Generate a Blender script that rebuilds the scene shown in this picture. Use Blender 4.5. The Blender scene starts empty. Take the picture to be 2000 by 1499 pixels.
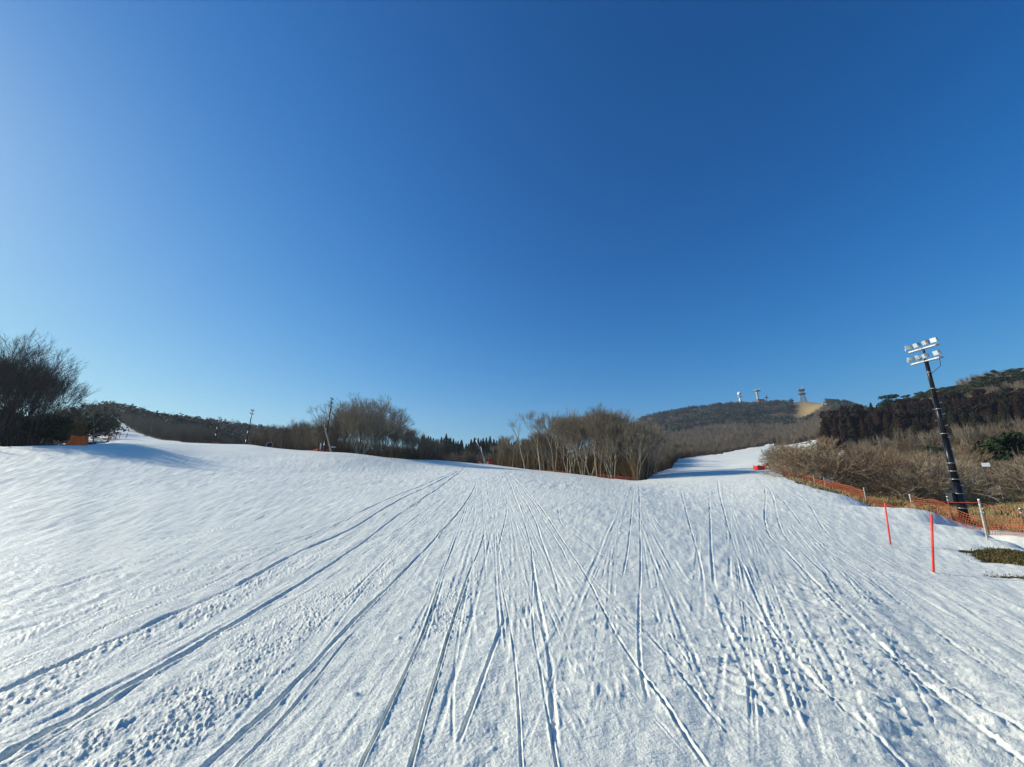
import bpy, math, random
import numpy as np
from mathutils import Vector, Matrix, Euler

sc = bpy.context.scene
# ------------------------------------------------------------------ camera
F_PX = 740.0; PITCH = math.radians(12.4); EYE = 1.6
cam_d = bpy.data.cameras.new('camera'); cam = bpy.data.objects.new('camera', cam_d)
sc.collection.objects.link(cam); sc.camera = cam
cam_d.sensor_width = 36; cam_d.lens = F_PX/2000*36
cam_d.clip_start = 0.05; cam_d.clip_end = 9000
cam.location = (0, 0, EYE); cam.rotation_euler = (math.pi/2+PITCH, 0, 0)
# ------------------------------------------------------------------ sky and sun
SUN_AZ = math.radians(-74); SUN_EL = math.radians(25)
w = bpy.data.worlds.new('World'); sc.world = w; w.use_nodes = True
nt = w.node_tree; nt.nodes.clear()
sky = nt.nodes.new('ShaderNodeTexSky'); sky.sky_type = 'NISHITA'; sky.sun_disc = False
sky.sun_elevation = SUN_EL; sky.sun_rotation = SUN_AZ
sky.altitude = 300; sky.air_density = 1.0; sky.dust_density = 0.4; sky.ozone_density = 10
sep = nt.nodes.new('ShaderNodeSeparateColor'); com = nt.nodes.new('ShaderNodeCombineColor'); nt.links.new(sky.outputs[0], sep.inputs[0])
def mnode(op, x, y=None, z=None):
    m = nt.nodes.new('ShaderNodeMath'); m.operation = op
    for i, v in enumerate((x, y, z)):
        if v is None: continue
        if isinstance(v, (int, float)): m.inputs[i].default_value = v
        else: nt.links.new(v, m.inputs[i])
    return m.outputs[0]
# colour response of the phone camera, per channel: ln out = c0 + c1 ln in + c2 (ln in)^2
for i, (c0, c1, c2, lim) in enumerate(((-2.52, 1.84, -.50, 1.8), (-2.14, 1.23, -.121, 4.0), (-2.21, 1.561, -.291, 2.6))):
    L_ = mnode('MINIMUM', mnode('LOGARITHM', mnode('MAXIMUM', sep.outputs[i], .01), math.e), lim)
    nt.links.new(mnode('EXPONENT', mnode('MULTIPLY_ADD', mnode('MULTIPLY_ADD', L_, c2, c1), L_, c0+math.log(10))), com.inputs[i])
bg = nt.nodes.new('ShaderNodeBackground'); bg.inputs['Strength'].default_value = 0.092
ow = nt.nodes.new('ShaderNodeOutputWorld')
nt.links.new(com.outputs[0], bg.inputs[0]); nt.links.new(bg.outputs[0], ow.inputs[0])
sd = bpy.data.lights.new('sun', 'SUN'); sd.energy = 5.0; sd.angle = math.radians(0.5); sd.color = (1, 0.94, 0.80)
so = bpy.data.objects.new('sun', sd); sc.collection.objects.link(so)
tosun = Vector((math.sin(SUN_AZ)*math.cos(SUN_EL), math.cos(SUN_AZ)*math.cos(SUN_EL), math.sin(SUN_EL)))
so.rotation_euler = tosun.to_track_quat('Z', 'Y').to_euler(); so.location = (-30, 0, 40)
sc.view_settings.view_transform = 'Standard'; sc.view_settings.look = 'None'
sc.view_settings.exposure = 0.12; sc.view_settings.gamma = 1
sc.cycles.max_bounces = 5; sc.cycles.diffuse_bounces = 3; sc.cycles.transparent_max_bounces = 12

HAZE = .00020
R = np.random.RandomState(7); rnd = random.Random(11)

# ------------------------------------------------------------------ helpers
def pchip(x, y, xi):
    x = np.asarray(x, float); y = np.asarray(y, float); xi = np.clip(xi, x[0], x[-1])
    h = np.diff(x); d = np.diff(y, axis=0)/h.reshape(-1, *([1]*(y.ndim-1)))
    m = np.zeros_like(y); m[0] = d[0]; m[-1] = d[-1]
    if len(x) > 2:
        a, b = d[:-1], d[1:]
        hh0 = h[:-1].reshape(-1, *([1]*(y.ndim-1))); hh1 = h[1:].reshape(-1, *([1]*(y.ndim-1)))
        w1 = 2*hh1+hh0; w2 = hh1+2*hh0
        ok = a*b > 0
        m[1:-1] = np.where(ok, (w1+w2)/(w1/np.where(ok, a, 1)+w2/np.where(ok, b, 1)), 0)
    k = np.clip(np.searchsorted(x, xi)-1, 0, len(x)-2)
    t = (xi-x[k])/h[k]
    t = t.reshape(-1, *([1]*(y.ndim-1))); hk = h[k].reshape(t.shape)
    return ((1+2*t)*(1-t)**2*y[k]+t*(1-t)**2*hk*m[k]+t*t*(3-2*t)*y[k+1]+t*t*(t-1)*hk*m[k+1])

def hash2(ix, iy, seed):
    h = (ix.astype(np.int64)*374761393+iy.astype(np.int64)*668265263+seed*1442695041) & 0xffffffff
    h = ((h ^ (h >> 13))*1274126177) & 0xffffffff
    return (h ^ (h >> 16)) & 0xffffffff
GA = np.linspace(0, 2*np.pi, 64, endpoint=False); GX = np.cos(GA).astype(np.float32); GY = np.sin(GA).astype(np.float32)
def perlin(x, y, seed=0):
    x = np.asarray(x, np.float64); y = np.asarray(y, np.float64)
    ix = np.floor(x).astype(np.int64); iy = np.floor(y).astype(np.int64)
    fx = (x-ix).astype(np.float32); fy = (y-iy).astype(np.float32)
    u = fx*fx*fx*(fx*(fx*6-15)+10); v = fy*fy*fy*(fy*(fy*6-15)+10)
    def g(a, b, dx, dy):
        k = (hash2(ix+a, iy+b, seed) & 63).astype(np.int64)
        return GX[k]*dx+GY[k]*dy
    n00 = g(0, 0, fx, fy); n10 = g(1, 0, fx-1, fy); n01 = g(0, 1, fx, fy-1); n11 = g(1, 1, fx-1, fy-1)
    a = n00+u*(n10-n00); b = n01+u*(n11-n01)
    return (a+v*(b-a))*1.5
def sstep(a, b, x):
    t = np.clip((x-a)/(b-a), 0, 1); return t*t*(3-2*t)

def col_az(px): return math.atan2(px-1000, 758)
def ray_tan(az, py):      # elevation tangent of the ray with this azimuth that meets image row py
    return math.cos(az)*math.tan(PITCH+math.atan((750-py)/F_PX))
def pix_dir(px, py):      # photo pixel -> azimuth, elevation tangent
    u = (750-py)/F_PX; v = (px-1000)/F_PX
    fw = math.cos(PITCH)-u*math.sin(PITCH); up = math.sin(PITCH)+u*math.cos(PITCH)
    return math.atan2(v, fw), up/math.hypot(v, fw)

# ------------------------------------------------------------------ shape of the land: (distance, photo row or height)
LAND = {
 -900: [(20, 'z', .5), (40, 'z', 1.6), (70, 'z', 3.5), (150, 'z', 8), (400, 'z', 20), (1000, 'z', 30)],
 0:   [(20, 'z', .55), (40, 'z', 1.75), (60, 875), (75, 'z', 4.2), (110, 'z', 6), (200, 'z', 12), (400, 'z', 20), (1000, 'z', 30)],
 150: [(20, 'z', .55), (40, 'z', 1.75), (60, 873), (80, 'z', 4.6), (120, 858), (200, 832), (300, 812), (420, 806), (1000, 'z', 30)],
 230: [(20, 'z', .5), (40, 'z', 1.6), (64, 870), (90, 862), (130, 854), (180, 841), (240, 826), (320, 815), (1000, 'z', 30)],
 300: [(20, 'z', .5), (40, 'z', 1.5), (72, 869), (100, 863), (130, 859), (180, 850), (260, 836), (350, 830), (1000, 'z', 20)],
 400: [(20, 'z', .45), (45, 'z', 1.5), (85, 869), (110, 870), (160, 862), (260, 848), (380, 840), (1000, 'z', 10)],
 480: [(20, 'z', .42), (45, 'z', 1.4), (90, 873), (120, 'z', 2.6), (200, 'z', 5), (380, 848), (1000, 'z', 10)],
 640: [(20, 'z', .32), (40, 'z', .9), (69, 886), (90, 'z', .6), (150, 'z', 1), (350, 872), (1000, 'z', 8)],
 830: [(20, 'z', .28), (45, 'z', .85), (84, 901), (110, 'z', .6), (160, 'z', 0), (380, 888), (1000, 'z', 8)],
 940: [(20, 'z', .25), (50, 'z', .95), (98, 908), (130, 'z', .6), (200, 'z', 0), (400, 890), (1000, 'z', 5)],
 1000: [(20, 'z', .22), (45, 'z', .7), (88, 915), (120, 'z', .3), (300, 'z', 2), (600, 'z', 5), (1000, 'z', 5)],
 1100: [(20, 'z', .12), (40, 'z', .2), (74, 926), (100, 'z', -.6), (300, 'z', 3), (600, 'z', 15), (1000, 'z', 30)],
 1240: [(20, 'z', -.1), (40, 'z', -.45), (62, 942), (75, 936), (110, 928), (200, 905), (400, 880), (700, 850), (930, 825), (1300, 'z', 40)],
 1310: [(20, 'z', -.25), (40, 'z', -.65), (62, 940), (85, 926), (110, 918), (160, 902), (300, 885), (600, 852), (930, 812), (1300, 'z', 40)],
 1400: [(20, 'z', -.42), (40, 'z', -.62), (62, 936), (85, 922), (112, 917), (160, 901), (220, 890), (400, 868), (650, 832), (930, 800), (1300, 'z', 60)],
 1500: [(20, 'z', -.52), (40, 'z', -.45), (60, 935), (90, 919), (160, 897), (280, 878), (360, 871), (500, 853), (700, 828), (930, 795), (1300, 'z', 60)],
 1560: [(20, 'z', -.58), (40, 'z', -.5), (56, 941), (68, 'z', -.3), (110, 922), (180, 890), (300, 868), (500, 845), (700, 825), (930, 790), (1300, 'z', 60)],
 1620: [(20, 'z', -.64), (36, 'z', -.58), (48, 961), (58, 'z', -1.5), (80, 'z', -1.8), (130, 915), (200, 885), (330, 850), (500, 830), (930, 797), (1300, 'z', 60)],
 1774: [(10, 'z', -.45), (20, 'z', -.78), (29, 998), (33, 'z', -1.6), (50, 'z', -2.4), (85, 'z', -1.6), (130, 915), (190, 870), (250, 835), (350, 795), (500, 788), (1000, 'z', 60)],
 1890: [(10, 'z', -.45), (17, 'z', -.75), (23.3, 1040), (25, 'z', -1.55), (29, 'z', -1.35), (34, 'z', -1.8), (60, 'z', -2.6), (95, 'z', -1), (150, 890), (220, 838), (350, 770), (450, 755), (1000, 'z', 90)],
 1930: [(10, 'z', -.45), (16, 'z', -.7), (20.3, 1062), (22, 'z', -1.38), (27.5, 'z', -1.2), (32, 'z', -1.7), (60, 'z', -2.2), (95, 958), (150, 890), (220, 830), (350, 756), (450, 745), (1000, 'z', 90)],
 2000: [(10, 'z', -.45), (14, 'z', -.62), (18.2, 1089), (20, 'z', -1.25), (26, 'z', -1.12), (31, 'z', -1.6), (60, 993), (95, 955), (150, 885), (220, 826), (350, 748), (450, 738), (1000, 'z', 90)],
 2500: [(10, 'z', -.4), (13, 'z', -.6), (16, 'z', -1.1), (24, 'z', -1.1), (30, 'z', -1.5), (60, 'z', -2), (95, 'z', 0), (220, 'z', 18), (350, 'z', 42), (1000, 'z', 80)],
}
US = np.linspace(0, math.log(1601), 500)          # u = log(1+r)
colA, colZ = [], []
for px in sorted(LAND):
    a = col_az(px); rr, zz = [0., 5.], [0., None]
    for e in LAND[px]:
        rr.append(e[0]); zz.append(e[2] if e[1] == 'z' else EYE+e[0]*ray_tan(a, e[1]))
    zz[1] = zz[2]*(5/rr[2])**1.15
    rr.append(1600); zz.append(zz[-1]-20)
    colA.append(a); colZ.append(pchip(np.log1p(rr), zz, US))
BACKZ = pchip(np.log1p([0, 20, 60, 200, 1600]), [0, .1, .5, 2, 5], US)
colA = [-math.pi, -2.2]+colA+[2.0, math.pi]; colZ = [BACKZ, BACKZ]+colZ+[BACKZ, BACKZ]
AZS = np.linspace(-math.pi, math.pi, 2401)
TAB = pchip(colA, np.array(colZ), AZS)            # (az, u)
k5 = np.array([1, 4, 6, 4, 1])/16.
for _ in range(14):
    TAB[2:-2] = sum(k5[i]*TAB[i:len(TAB)-4+i] for i in range(5))
def kfar(r): return 1-.030*sstep(80, 250, r)-.008*sstep(300, 600, r)
def eff_px(az, r): return 1000+758*np.tan(np.clip(az, -1.3, 1.3))*kfar(r)
def base_z(az, r):
    az = np.asarray(az, float); az = np.where(np.abs(az) < 1.3, np.arctan(np.tan(np.clip(az, -1.3, 1.3))*kfar(np.asarray(r, float))), az); u = np.log1p(np.asarray(r, float))
    a = (az+math.pi)/(2*math.pi)*2400; b = u/US[-1]*499
    i = np.clip(a.astype(int), 0, 2399); j = np.clip(b.astype(int), 0, 498); fa = a-i; fb = np.clip(b-j, 0, 1)
    z = (TAB[i, j]*(1-fa)+TAB[i+1, j]*fa)*(1-fb)+(TAB[i, j+1]*(1-fa)+TAB[i+1, j+1]*fa)*fb
    return z
def big_noise(x, y, r):
    n = perlin(x/45, y/45, 3)*1.5*sstep(150, 500, r)
    n = n+perlin(x/14, y/14, 4)*0.35*sstep(60, 160, r)
    n = n+perlin(x/5.5, y/5.5, 5)*0.05*sstep(3, 12, r)+perlin(x/2.2, y/2.2, 6)*0.012
    return n
def ground_z(x, y):
    x = np.asarray(x, float); y = np.asarray(y, float); r = np.hypot(x, y)
    return base_z(np.arctan2(x, y), r)+big_noise(x, y, r)
def gz(x, y): return float(ground_z(np.array([x]), np.array([y]))[0])
RM = np.exp(np.linspace(math.log(1.2), math.log(900), 900))
def pick(px, py):                                  # where the ray through a photo pixel meets the ground
    a, t = pix_dir(px, py)
    zg = base_z(np.full(900, a), RM); k = np.argmax(zg > EYE+RM*t)
    if k == 0: k = 899
    d0 = (EYE+RM[k-1]*t)-zg[k-1]; d1 = (EYE+RM[k]*t)-zg[k]
    f = d0/(d0-d1) if d0 != d1 else 0
    r = RM[k-1]+(RM[k]-RM[k-1])*min(max(f, 0), 1)
    return r*math.sin(a), r*math.cos(a)
def at(px, r, py=None):                             # ground point at distance r in the direction of photo column px
    if py is None: py = float(np.interp(px, [0, 480, 900, 1240, 1700, 2000], [872, 873, 905, 938, 955, 990])) if r < 110 else (866 if r < 170 else 812 if r < 700 else 785)
    a = pix_dir(px, py)[0]; x, y = r*math.sin(a), r*math.cos(a)
    return x, y, gz(x, y)

# snow limit per direction
EDGE = [(-4000, 60), (-300, 60), (0, 60), (120, 60.5), (165, 62), (200, 66), (212, 170), (225, 300), (240, 240), (270, 170), (300, 128), (350, 105), (400, 98), (480, 93), (640, 71), (830, 86), (900, 92), (940, 110), (960, 112), (975, 95), (1000, 90), (1100, 76), (1240, 64), (1262, 68), (1275, 90), (1310, 118), (1323, 185), (1345, 206), (1400, 238), (1450, 302), (1490, 372), (1503, 375), (1506, 130), (1520, 92), (1535, 60), (1555, 50), (1580, 46), (1610, 44.5), (1640, 43.5), (1665, 41), (1700, 36.5), (1774, 29.3), (1800, 29), (1890, 29), (2000, 27), (2600, 24), (4000, 24)]
EA = np.array([col_az(e[0]) for e in EDGE]); ER = np.array([e[1] for e in EDGE])
def snow_mask(x, y):
    r = np.hypot(x, y); az = np.arctan2(x, y)
    e = np.interp(az, EA, ER)
    e = np.interp(np.where(np.abs(az) < 1.3, np.arctan(np.tan(np.clip(az, -1.3, 1.3))*kfar(r)), az), EA, ER)
    e = e*(1+0.035*perlin(x/4, y/4, 21)+0.02*perlin(x/1.2, y/1.2, 22))
    m = (e-r)/np.maximum(r*.02, .25)
    m = np.where(np.abs(az) > 2.0, 5., m)
    # bare ground showing through: the strip by the left end of the net, the bank at the right
    def blob(px, py, rx, ry, rot, n=.5, sd=31):
        cx, cy = pick(px, py); dx, dy = x-cx, y-cy
        c, s = math.cos(rot), math.sin(rot)
        q = np.sqrt(((dx*c+dy*s)/rx)**2+((-dx*s+dy*c)/ry)**2)+n*perlin(x/.9, y/.9, sd)*.9+.25*n*perlin(x/.25, y/.25, sd+1)
        return (q-1)*3
    near = r < 40
    b = np.minimum(blob(2125, 1110, 1.9, 1.7, math.radians(-52), .4), blob(2005, 1131, .55, .14, math.radians(-20), .6, 35))
    m = np.where(near, np.minimum(m, b), m)
    a1, a2 = col_az(1548), col_az(1645)
    # left-over snow among the trees on the right of the run and behind the left wood
    px = eff_px(az, r)
    patch = perlin(x/9, y/9, 41)+.6*perlin(x/3, y/3, 42)
    zone = (px > 1505) & (px < 1640) & (r > 95) & (r < 330)
    m = np.where(zone, np.maximum(m, (patch+.12)*4), m)
    zone = (px > 60) & (px < 212) & (r > 70) & (r < 260)
    m = np.where(zone, np.maximum(m, (patch+.05)*4), m)
    return m

# ------------------------------------------------------------------ materials
def mat(name, col, rough=.8, metal=0, spec=.3, var=0, scale=3, bump=0, bscale=20, tint=None, emis=None, trans=0):
    m = bpy.data.materials.new(name); m.use_nodes = True; n = m.node_tree; b = n.nodes['Principled BSDF']
    b.inputs['Base Color'].default_value = (*col, 1); b.inputs['Roughness'].default_value = rough
    b.inputs['Metallic'].default_value = metal; b.inputs['Specular IOR Level'].default_value = spec
    geo = n.nodes.new('ShaderNodeTexCoord')
    if var:
        no = n.nodes.new('ShaderNodeTexNoise'); no.inputs['Scale'].default_value = scale; no.inputs['Detail'].default_value = 4
        n.links.new(geo.outputs['Object'], no.inputs['Vector'])
        mx = n.nodes.new('ShaderNodeMix'); mx.data_type = 'RGBA'
        mx.inputs[6].default_value = tuple(c*(1-var) for c in col)+(1,); c2 = tint or tuple(min(1, c*(1+var)) for c in col)
        mx.inputs[7].default_value = (*c2, 1)
        ra = n.nodes.new('ShaderNodeMapRange'); ra.inputs[1].default_value = .35; ra.inputs[2].default_value = .65
        n.links.new(no.outputs[0], ra.inputs[0]); n.links.new(ra.outputs[0], mx.inputs[0]); n.links.new(mx.outputs[2], b.inputs['Base Color'])
    if bump:
        no = n.nodes.new('ShaderNodeTexNoise'); no.inputs['Scale'].default_value = bscale; no.inputs['Detail'].default_value = 5
        n.links.new(geo.outputs['Object'], no.inputs['Vector'])
        bp = n.nodes.new('ShaderNodeBump'); bp.inputs['Strength'].default_value = bump; bp.inputs['Distance'].default_value = .02
        n.links.new(no.outputs[0], bp.inputs['Height']); n.links.new(bp.outputs[0], b.inputs['Normal'])
    return m
def rand_mat(name, c1, c2, c3=None, attr=None, rough=.85, spec=.15, trans=0):   # colour differs from tree to tree
    m = bpy.data.materials.new(name); m.use_nodes = True; n = m.node_tree; b = n.nodes['Principled BSDF']
    b.inputs['Roughness'].default_value = rough; b.inputs['Specular IOR Level'].default_value = spec
    if attr: s = n.nodes.new('ShaderNodeAttribute'); s.attribute_name = attr; out = s.outputs['Fac']
    else: s = n.nodes.new('ShaderNodeObjectInfo'); out = s.outputs['Random']
    cr = n.nodes.new('ShaderNodeValToRGB'); cr.color_ramp.elements[0].color = (*c1, 1); cr.color_ramp.elements[1].color = (*(c3 or c2), 1)
    if c3: e = cr.color_ramp.elements.new(.5); e.color = (*c2, 1)
    n.links.new(out, cr.inputs[0]); n.links.new(cr.outputs[0], b.inputs['Base Color'])
    return m

def snow_material():
    m = bpy.data.materials.new('snow'); m.use_nodes = True; n = m.node_tree; L = n.links; b = n.nodes['Principled BSDF']
    b.inputs['Roughness'].default_value = .55; b.inputs['Specular IOR Level'].default_value = .35
    tc = n.nodes.new('ShaderNodeNewGeometry')
    def noise(scale, detail, rough=.5, st=None):
        o = n.nodes.new('ShaderNodeTexNoise'); o.inputs['Scale'].default_value = scale; o.inputs['Detail'].default_value = detail; o.inputs['Roughness'].default_value = rough
        if st:
            mp = n.nodes.new('ShaderNodeMapping'); mp.inputs['Scale'].default_value = st; mp.inputs['Rotation'].default_value = (0, 0, math.radians(12))
            L.new(tc.outputs['Position'], mp.inputs[0]); L.new(mp.outputs[0], o.inputs['Vector'])
        else: L.new(tc.outputs['Position'], o.inputs['Vector'])
        return o
    # old snow: clean, slightly dirty and icy areas
    n1 = noise(.5, 6, .6); n2 = noise(6, 5, .65)
    ad = n.nodes.new('ShaderNodeMath'); ad.operation = 'MULTIPLY_ADD'; ad.inputs[1].default_value = .5
    L.new(n2.outputs[0], ad.inputs[0]); L.new(n1.outputs[0], ad.inputs[2])
    cr = n.nodes.new('ShaderNodeValToRGB')
    cr.color_ramp.elements[0].position = .55; cr.color_ramp.elements[0].color = (.80, .81, .71, 1)
    cr.color_ramp.elements[1].position = .95; cr.color_ramp.elements[1].color = (.93, .925, .79, 1)
    L.new(ad.outputs[0], cr.inputs[0]); L.new(cr.outputs[0], b.inputs['Base Color'])
    g1 = noise(55, 4, .65); g2 = noise(9, 4, .6, (1, 2.2, 1)); g3 = noise(1.6, 3, .55, (1, 1.8, 1))
    def bump(h, dist, st, prev=None):
        bp = n.nodes.new('ShaderNodeBump'); bp.inputs['Distance'].default_value = dist; bp.inputs['Strength'].default_value = st
        L.new(h.outputs[0], bp.inputs['Height'])
        if prev: L.new(prev.outputs[0], bp.inputs['Normal'])
        return bp
    b1 = bump(g3, .06, .4); b2 = bump(g2, .035, .6, b1); b3 = bump(g1, .010, 1.0, b2)
    L.new(b3.outputs[0], b.inputs['Normal'])
    rr = n.nodes.new('ShaderNodeMapRange'); rr.inputs[3].default_value = .35; rr.inputs[4].default_value = .75
    L.new(n2.outputs[0], rr.inputs[0]); L.new(rr.outputs[0], b.inputs['Roughness'])
    return m
def soil_material():
    m = bpy.data.materials.new('dead_grass_ground'); m.use_nodes = True; n = m.node_tree; L = n.links; b = n.nodes['Principled BSDF']
    b.inputs['Roughness'].default_value = .95; b.inputs['Specular IOR Level'].default_value = .1
    tc = n.nodes.new('ShaderNodeNewGeometry')
    at_ = n.nodes.new('ShaderNodeAttribute'); at_.attribute_name = 'ground_tint'
    no = n.nodes.new('ShaderNodeTexNoise'); no.inputs['Scale'].default_value = .8; no.inputs['Detail'].default_value = 9; no.inputs['Roughness'].default_value = .7
    L.new(tc.outputs['Position'], no.inputs['Vector'])
    c1 = n.nodes.new('ShaderNodeValToRGB'); c1.color_ramp.elements[0].position = .35; c1.color_ramp.elements[0].color = (.045, .032, .016, 1); c1.color_ramp.elements[1].position = .68; c1.color_ramp.elements[1].color = (.13, .095, .045, 1)
    c2 = n.nodes.new('ShaderNodeValToRGB'); c2.color_ramp.elements[0].position = .35; c2.color_ramp.elements[0].color = (.22, .15, .06, 1); c2.color_ramp.elements[1].position = .65; c2.color_ramp.elements[1].color = (.50, .37, .18, 1)
    L.new(no.outputs[0], c1.inputs[0]); L.new(no.outputs[0], c2.inputs[0])
    mx = n.nodes.new('ShaderNodeMix'); mx.data_type = 'RGBA'; L.new(at_.outputs['Fac'], mx.inputs[0]); L.new(c1.outputs[0], mx.inputs[6]); L.new(c2.outputs[0], mx.inputs[7])
    L.new(mx.outputs[2], b.inputs['Base Color'])
    bp = n.nodes.new('ShaderNodeBump'); bp.inputs['Distance'].default_value = .15; bp.inputs['Strength'].default_value = .8
    n3 = n.nodes.new('ShaderNodeTexNoise'); n3.inputs['Scale'].default_value = 14; n3.inputs['Detail'].default_value = 6
    L.new(tc.outputs['Position'], n3.inputs['Vector']); L.new(n3.outputs[0], bp.inputs['Height']); L.new(bp.outputs[0], b.inputs['Normal'])
    return m

# ------------------------------------------------------------------ mesh building
def link(o): sc.collection.objects.link(o); return o
def np_mesh(name, V, FQ, material, smooth=True, attrs=None):
    me = bpy.data.meshes.new(name); k = FQ.shape[1]
    me.vertices.add(len(V)); me.vertices.foreach_set('co', V.astype(np.float32).ravel())
    me.loops.add(FQ.size); me.loops.foreach_set('vertex_index', FQ.astype(np.int32).ravel())
    me.polygons.add(len(FQ)); me.polygons.foreach_set('loop_start', np.arange(0, FQ.size, k, dtype=np.int32))
    me.polygons.foreach_set('use_smooth', np.full(len(FQ), smooth, dtype=bool))
    if attrs:
        for an, (dom, val) in attrs.items():
            at_ = me.attributes.new(an, 'FLOAT', dom); at_.data.foreach_set('value', val.astype(np.float32).ravel())
    me.materials.append(material); me.update(calc_edges=True)
    return link(bpy.data.objects.new(name, me))
def tag(o, label=None, cat=None, group=None, kind=None):
    if label: o['label'] = label
    if cat: o['category'] = cat
    if group: o['group'] = group
    if kind: o['kind'] = kind
    return o
def empty(name, loc, rz=0):
    o = bpy.data.objects.new(name, None); o.empty_display_size = .3; o.location = loc; o.rotation_euler = (0, 0, rz); return link(o)
class MB:
    def __init__(s): s.v = []; s.f = []
    def tube(s, pts, rad, n=6, cap=True):
        pts = [Vector(p) for p in pts]
        if not hasattr(rad, '__len__'): rad = [rad]*len(pts)
        b = len(s.v); up = Vector((0, 0, 1))
        for i, p in enumerate(pts):
            d = (pts[min(i+1, len(pts)-1)]-pts[max(i-1, 0)]).normalized()
            u = d.cross(up if abs(d.z) < .95 else Vector((1, 0, 0))).normalized(); v = d.cross(u)
            for k in range(n):
                a = 2*math.pi*k/n; s.v.append(tuple(p+(u*math.cos(a)+v*math.sin(a))*rad[i]))
        for i in range(len(pts)-1):
            for k in range(n):
                s.f.append((b+i*n+k, b+i*n+(k+1) % n, b+(i+1)*n+(k+1) % n, b+(i+1)*n+k))
        if cap:
            s.f.append(tuple(b+k for k in range(n))[::-1]); s.f.append(tuple(b+(len(pts)-1)*n+k for k in range(n)))
        return s
    def box(s, c, size, rot=None, taper=1.0):
        b = len(s.v); c = Vector(c)
        for z in (-.5, .5):
            t = taper if z > 0 else 1
            for x, y in ((-.5, -.5), (.5, -.5), (.5, .5), (-.5, .5)):
                p = Vector((x*size[0]*t, y*size[1]*t, z*size[2]))
                if rot: p = rot @ p
                s.v.append(tuple(c+p))
        for f in ((0, 3, 2, 1), (4, 5, 6, 7), (0, 1, 5, 4), (1, 2, 6, 5), (2, 3, 7, 6), (3, 0, 4, 7)): s.f.append(tuple(b+i for i in f))
        return s
    def lathe(s, prof, n=16, c=(0, 0, 0), rot=None, cap=True):
        b = len(s.v); c = Vector(c)
        for r, z in prof:
            for k in range(n):
                a = 2*math.pi*k/n; p = Vector((r*math.cos(a), r*math.sin(a), z))
                if rot: p = rot @ p
                s.v.append(tuple(c+p))
        for i in range(len(prof)-1):
            for k in range(n): s.f.append((b+i*n+k, b+i*n+(k+1) % n, b+(i+1)*n+(k+1) % n, b+(i+1)*n+k))
        if cap: s.f.append(tuple(b+k for k in range(n))[::-1]); s.f.append(tuple(b+(len(prof)-1)*n+k for k in range(n)))
        return s
    def build(s, name, material, parent=None, smooth=False):
        me = bpy.data.meshes.new(name); me.from_pydata(s.v, [], s.f); me.materials.append(material)
        if smooth: me.polygons.foreach_set('use_smooth', [True]*len(me.polygons))
        me.update(); o = link(bpy.data.objects.new(name, me))
        if parent: o.parent = parent
        return o
def copy_tree(o, parent=None):
    c = o.copy(); link(c)
    if parent: c.parent = parent
    for ch in o.children: copy_tree(ch, c)
    return c

# ------------------------------------------------------------------ the snow surface
def catmull(P, n=5):
    P = np.array(P); Q = np.vstack([2*P[0]-P[1], P, 2*P[-1]-P[-2]]); out = []
    for i in range(1, len(Q)-2):
        for t in np.linspace(0, 1, n, endpoint=False):
            a, b, c, d = Q[i-1], Q[i], Q[i+1], Q[i+2]
            out.append(.5*((2*b)+(-a+c)*t+(2*a-5*b+4*c-d)*t*t+(-a+3*b-3*c+d)*t**3))
    out.append(P[-1]); return np.array(out)
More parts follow.
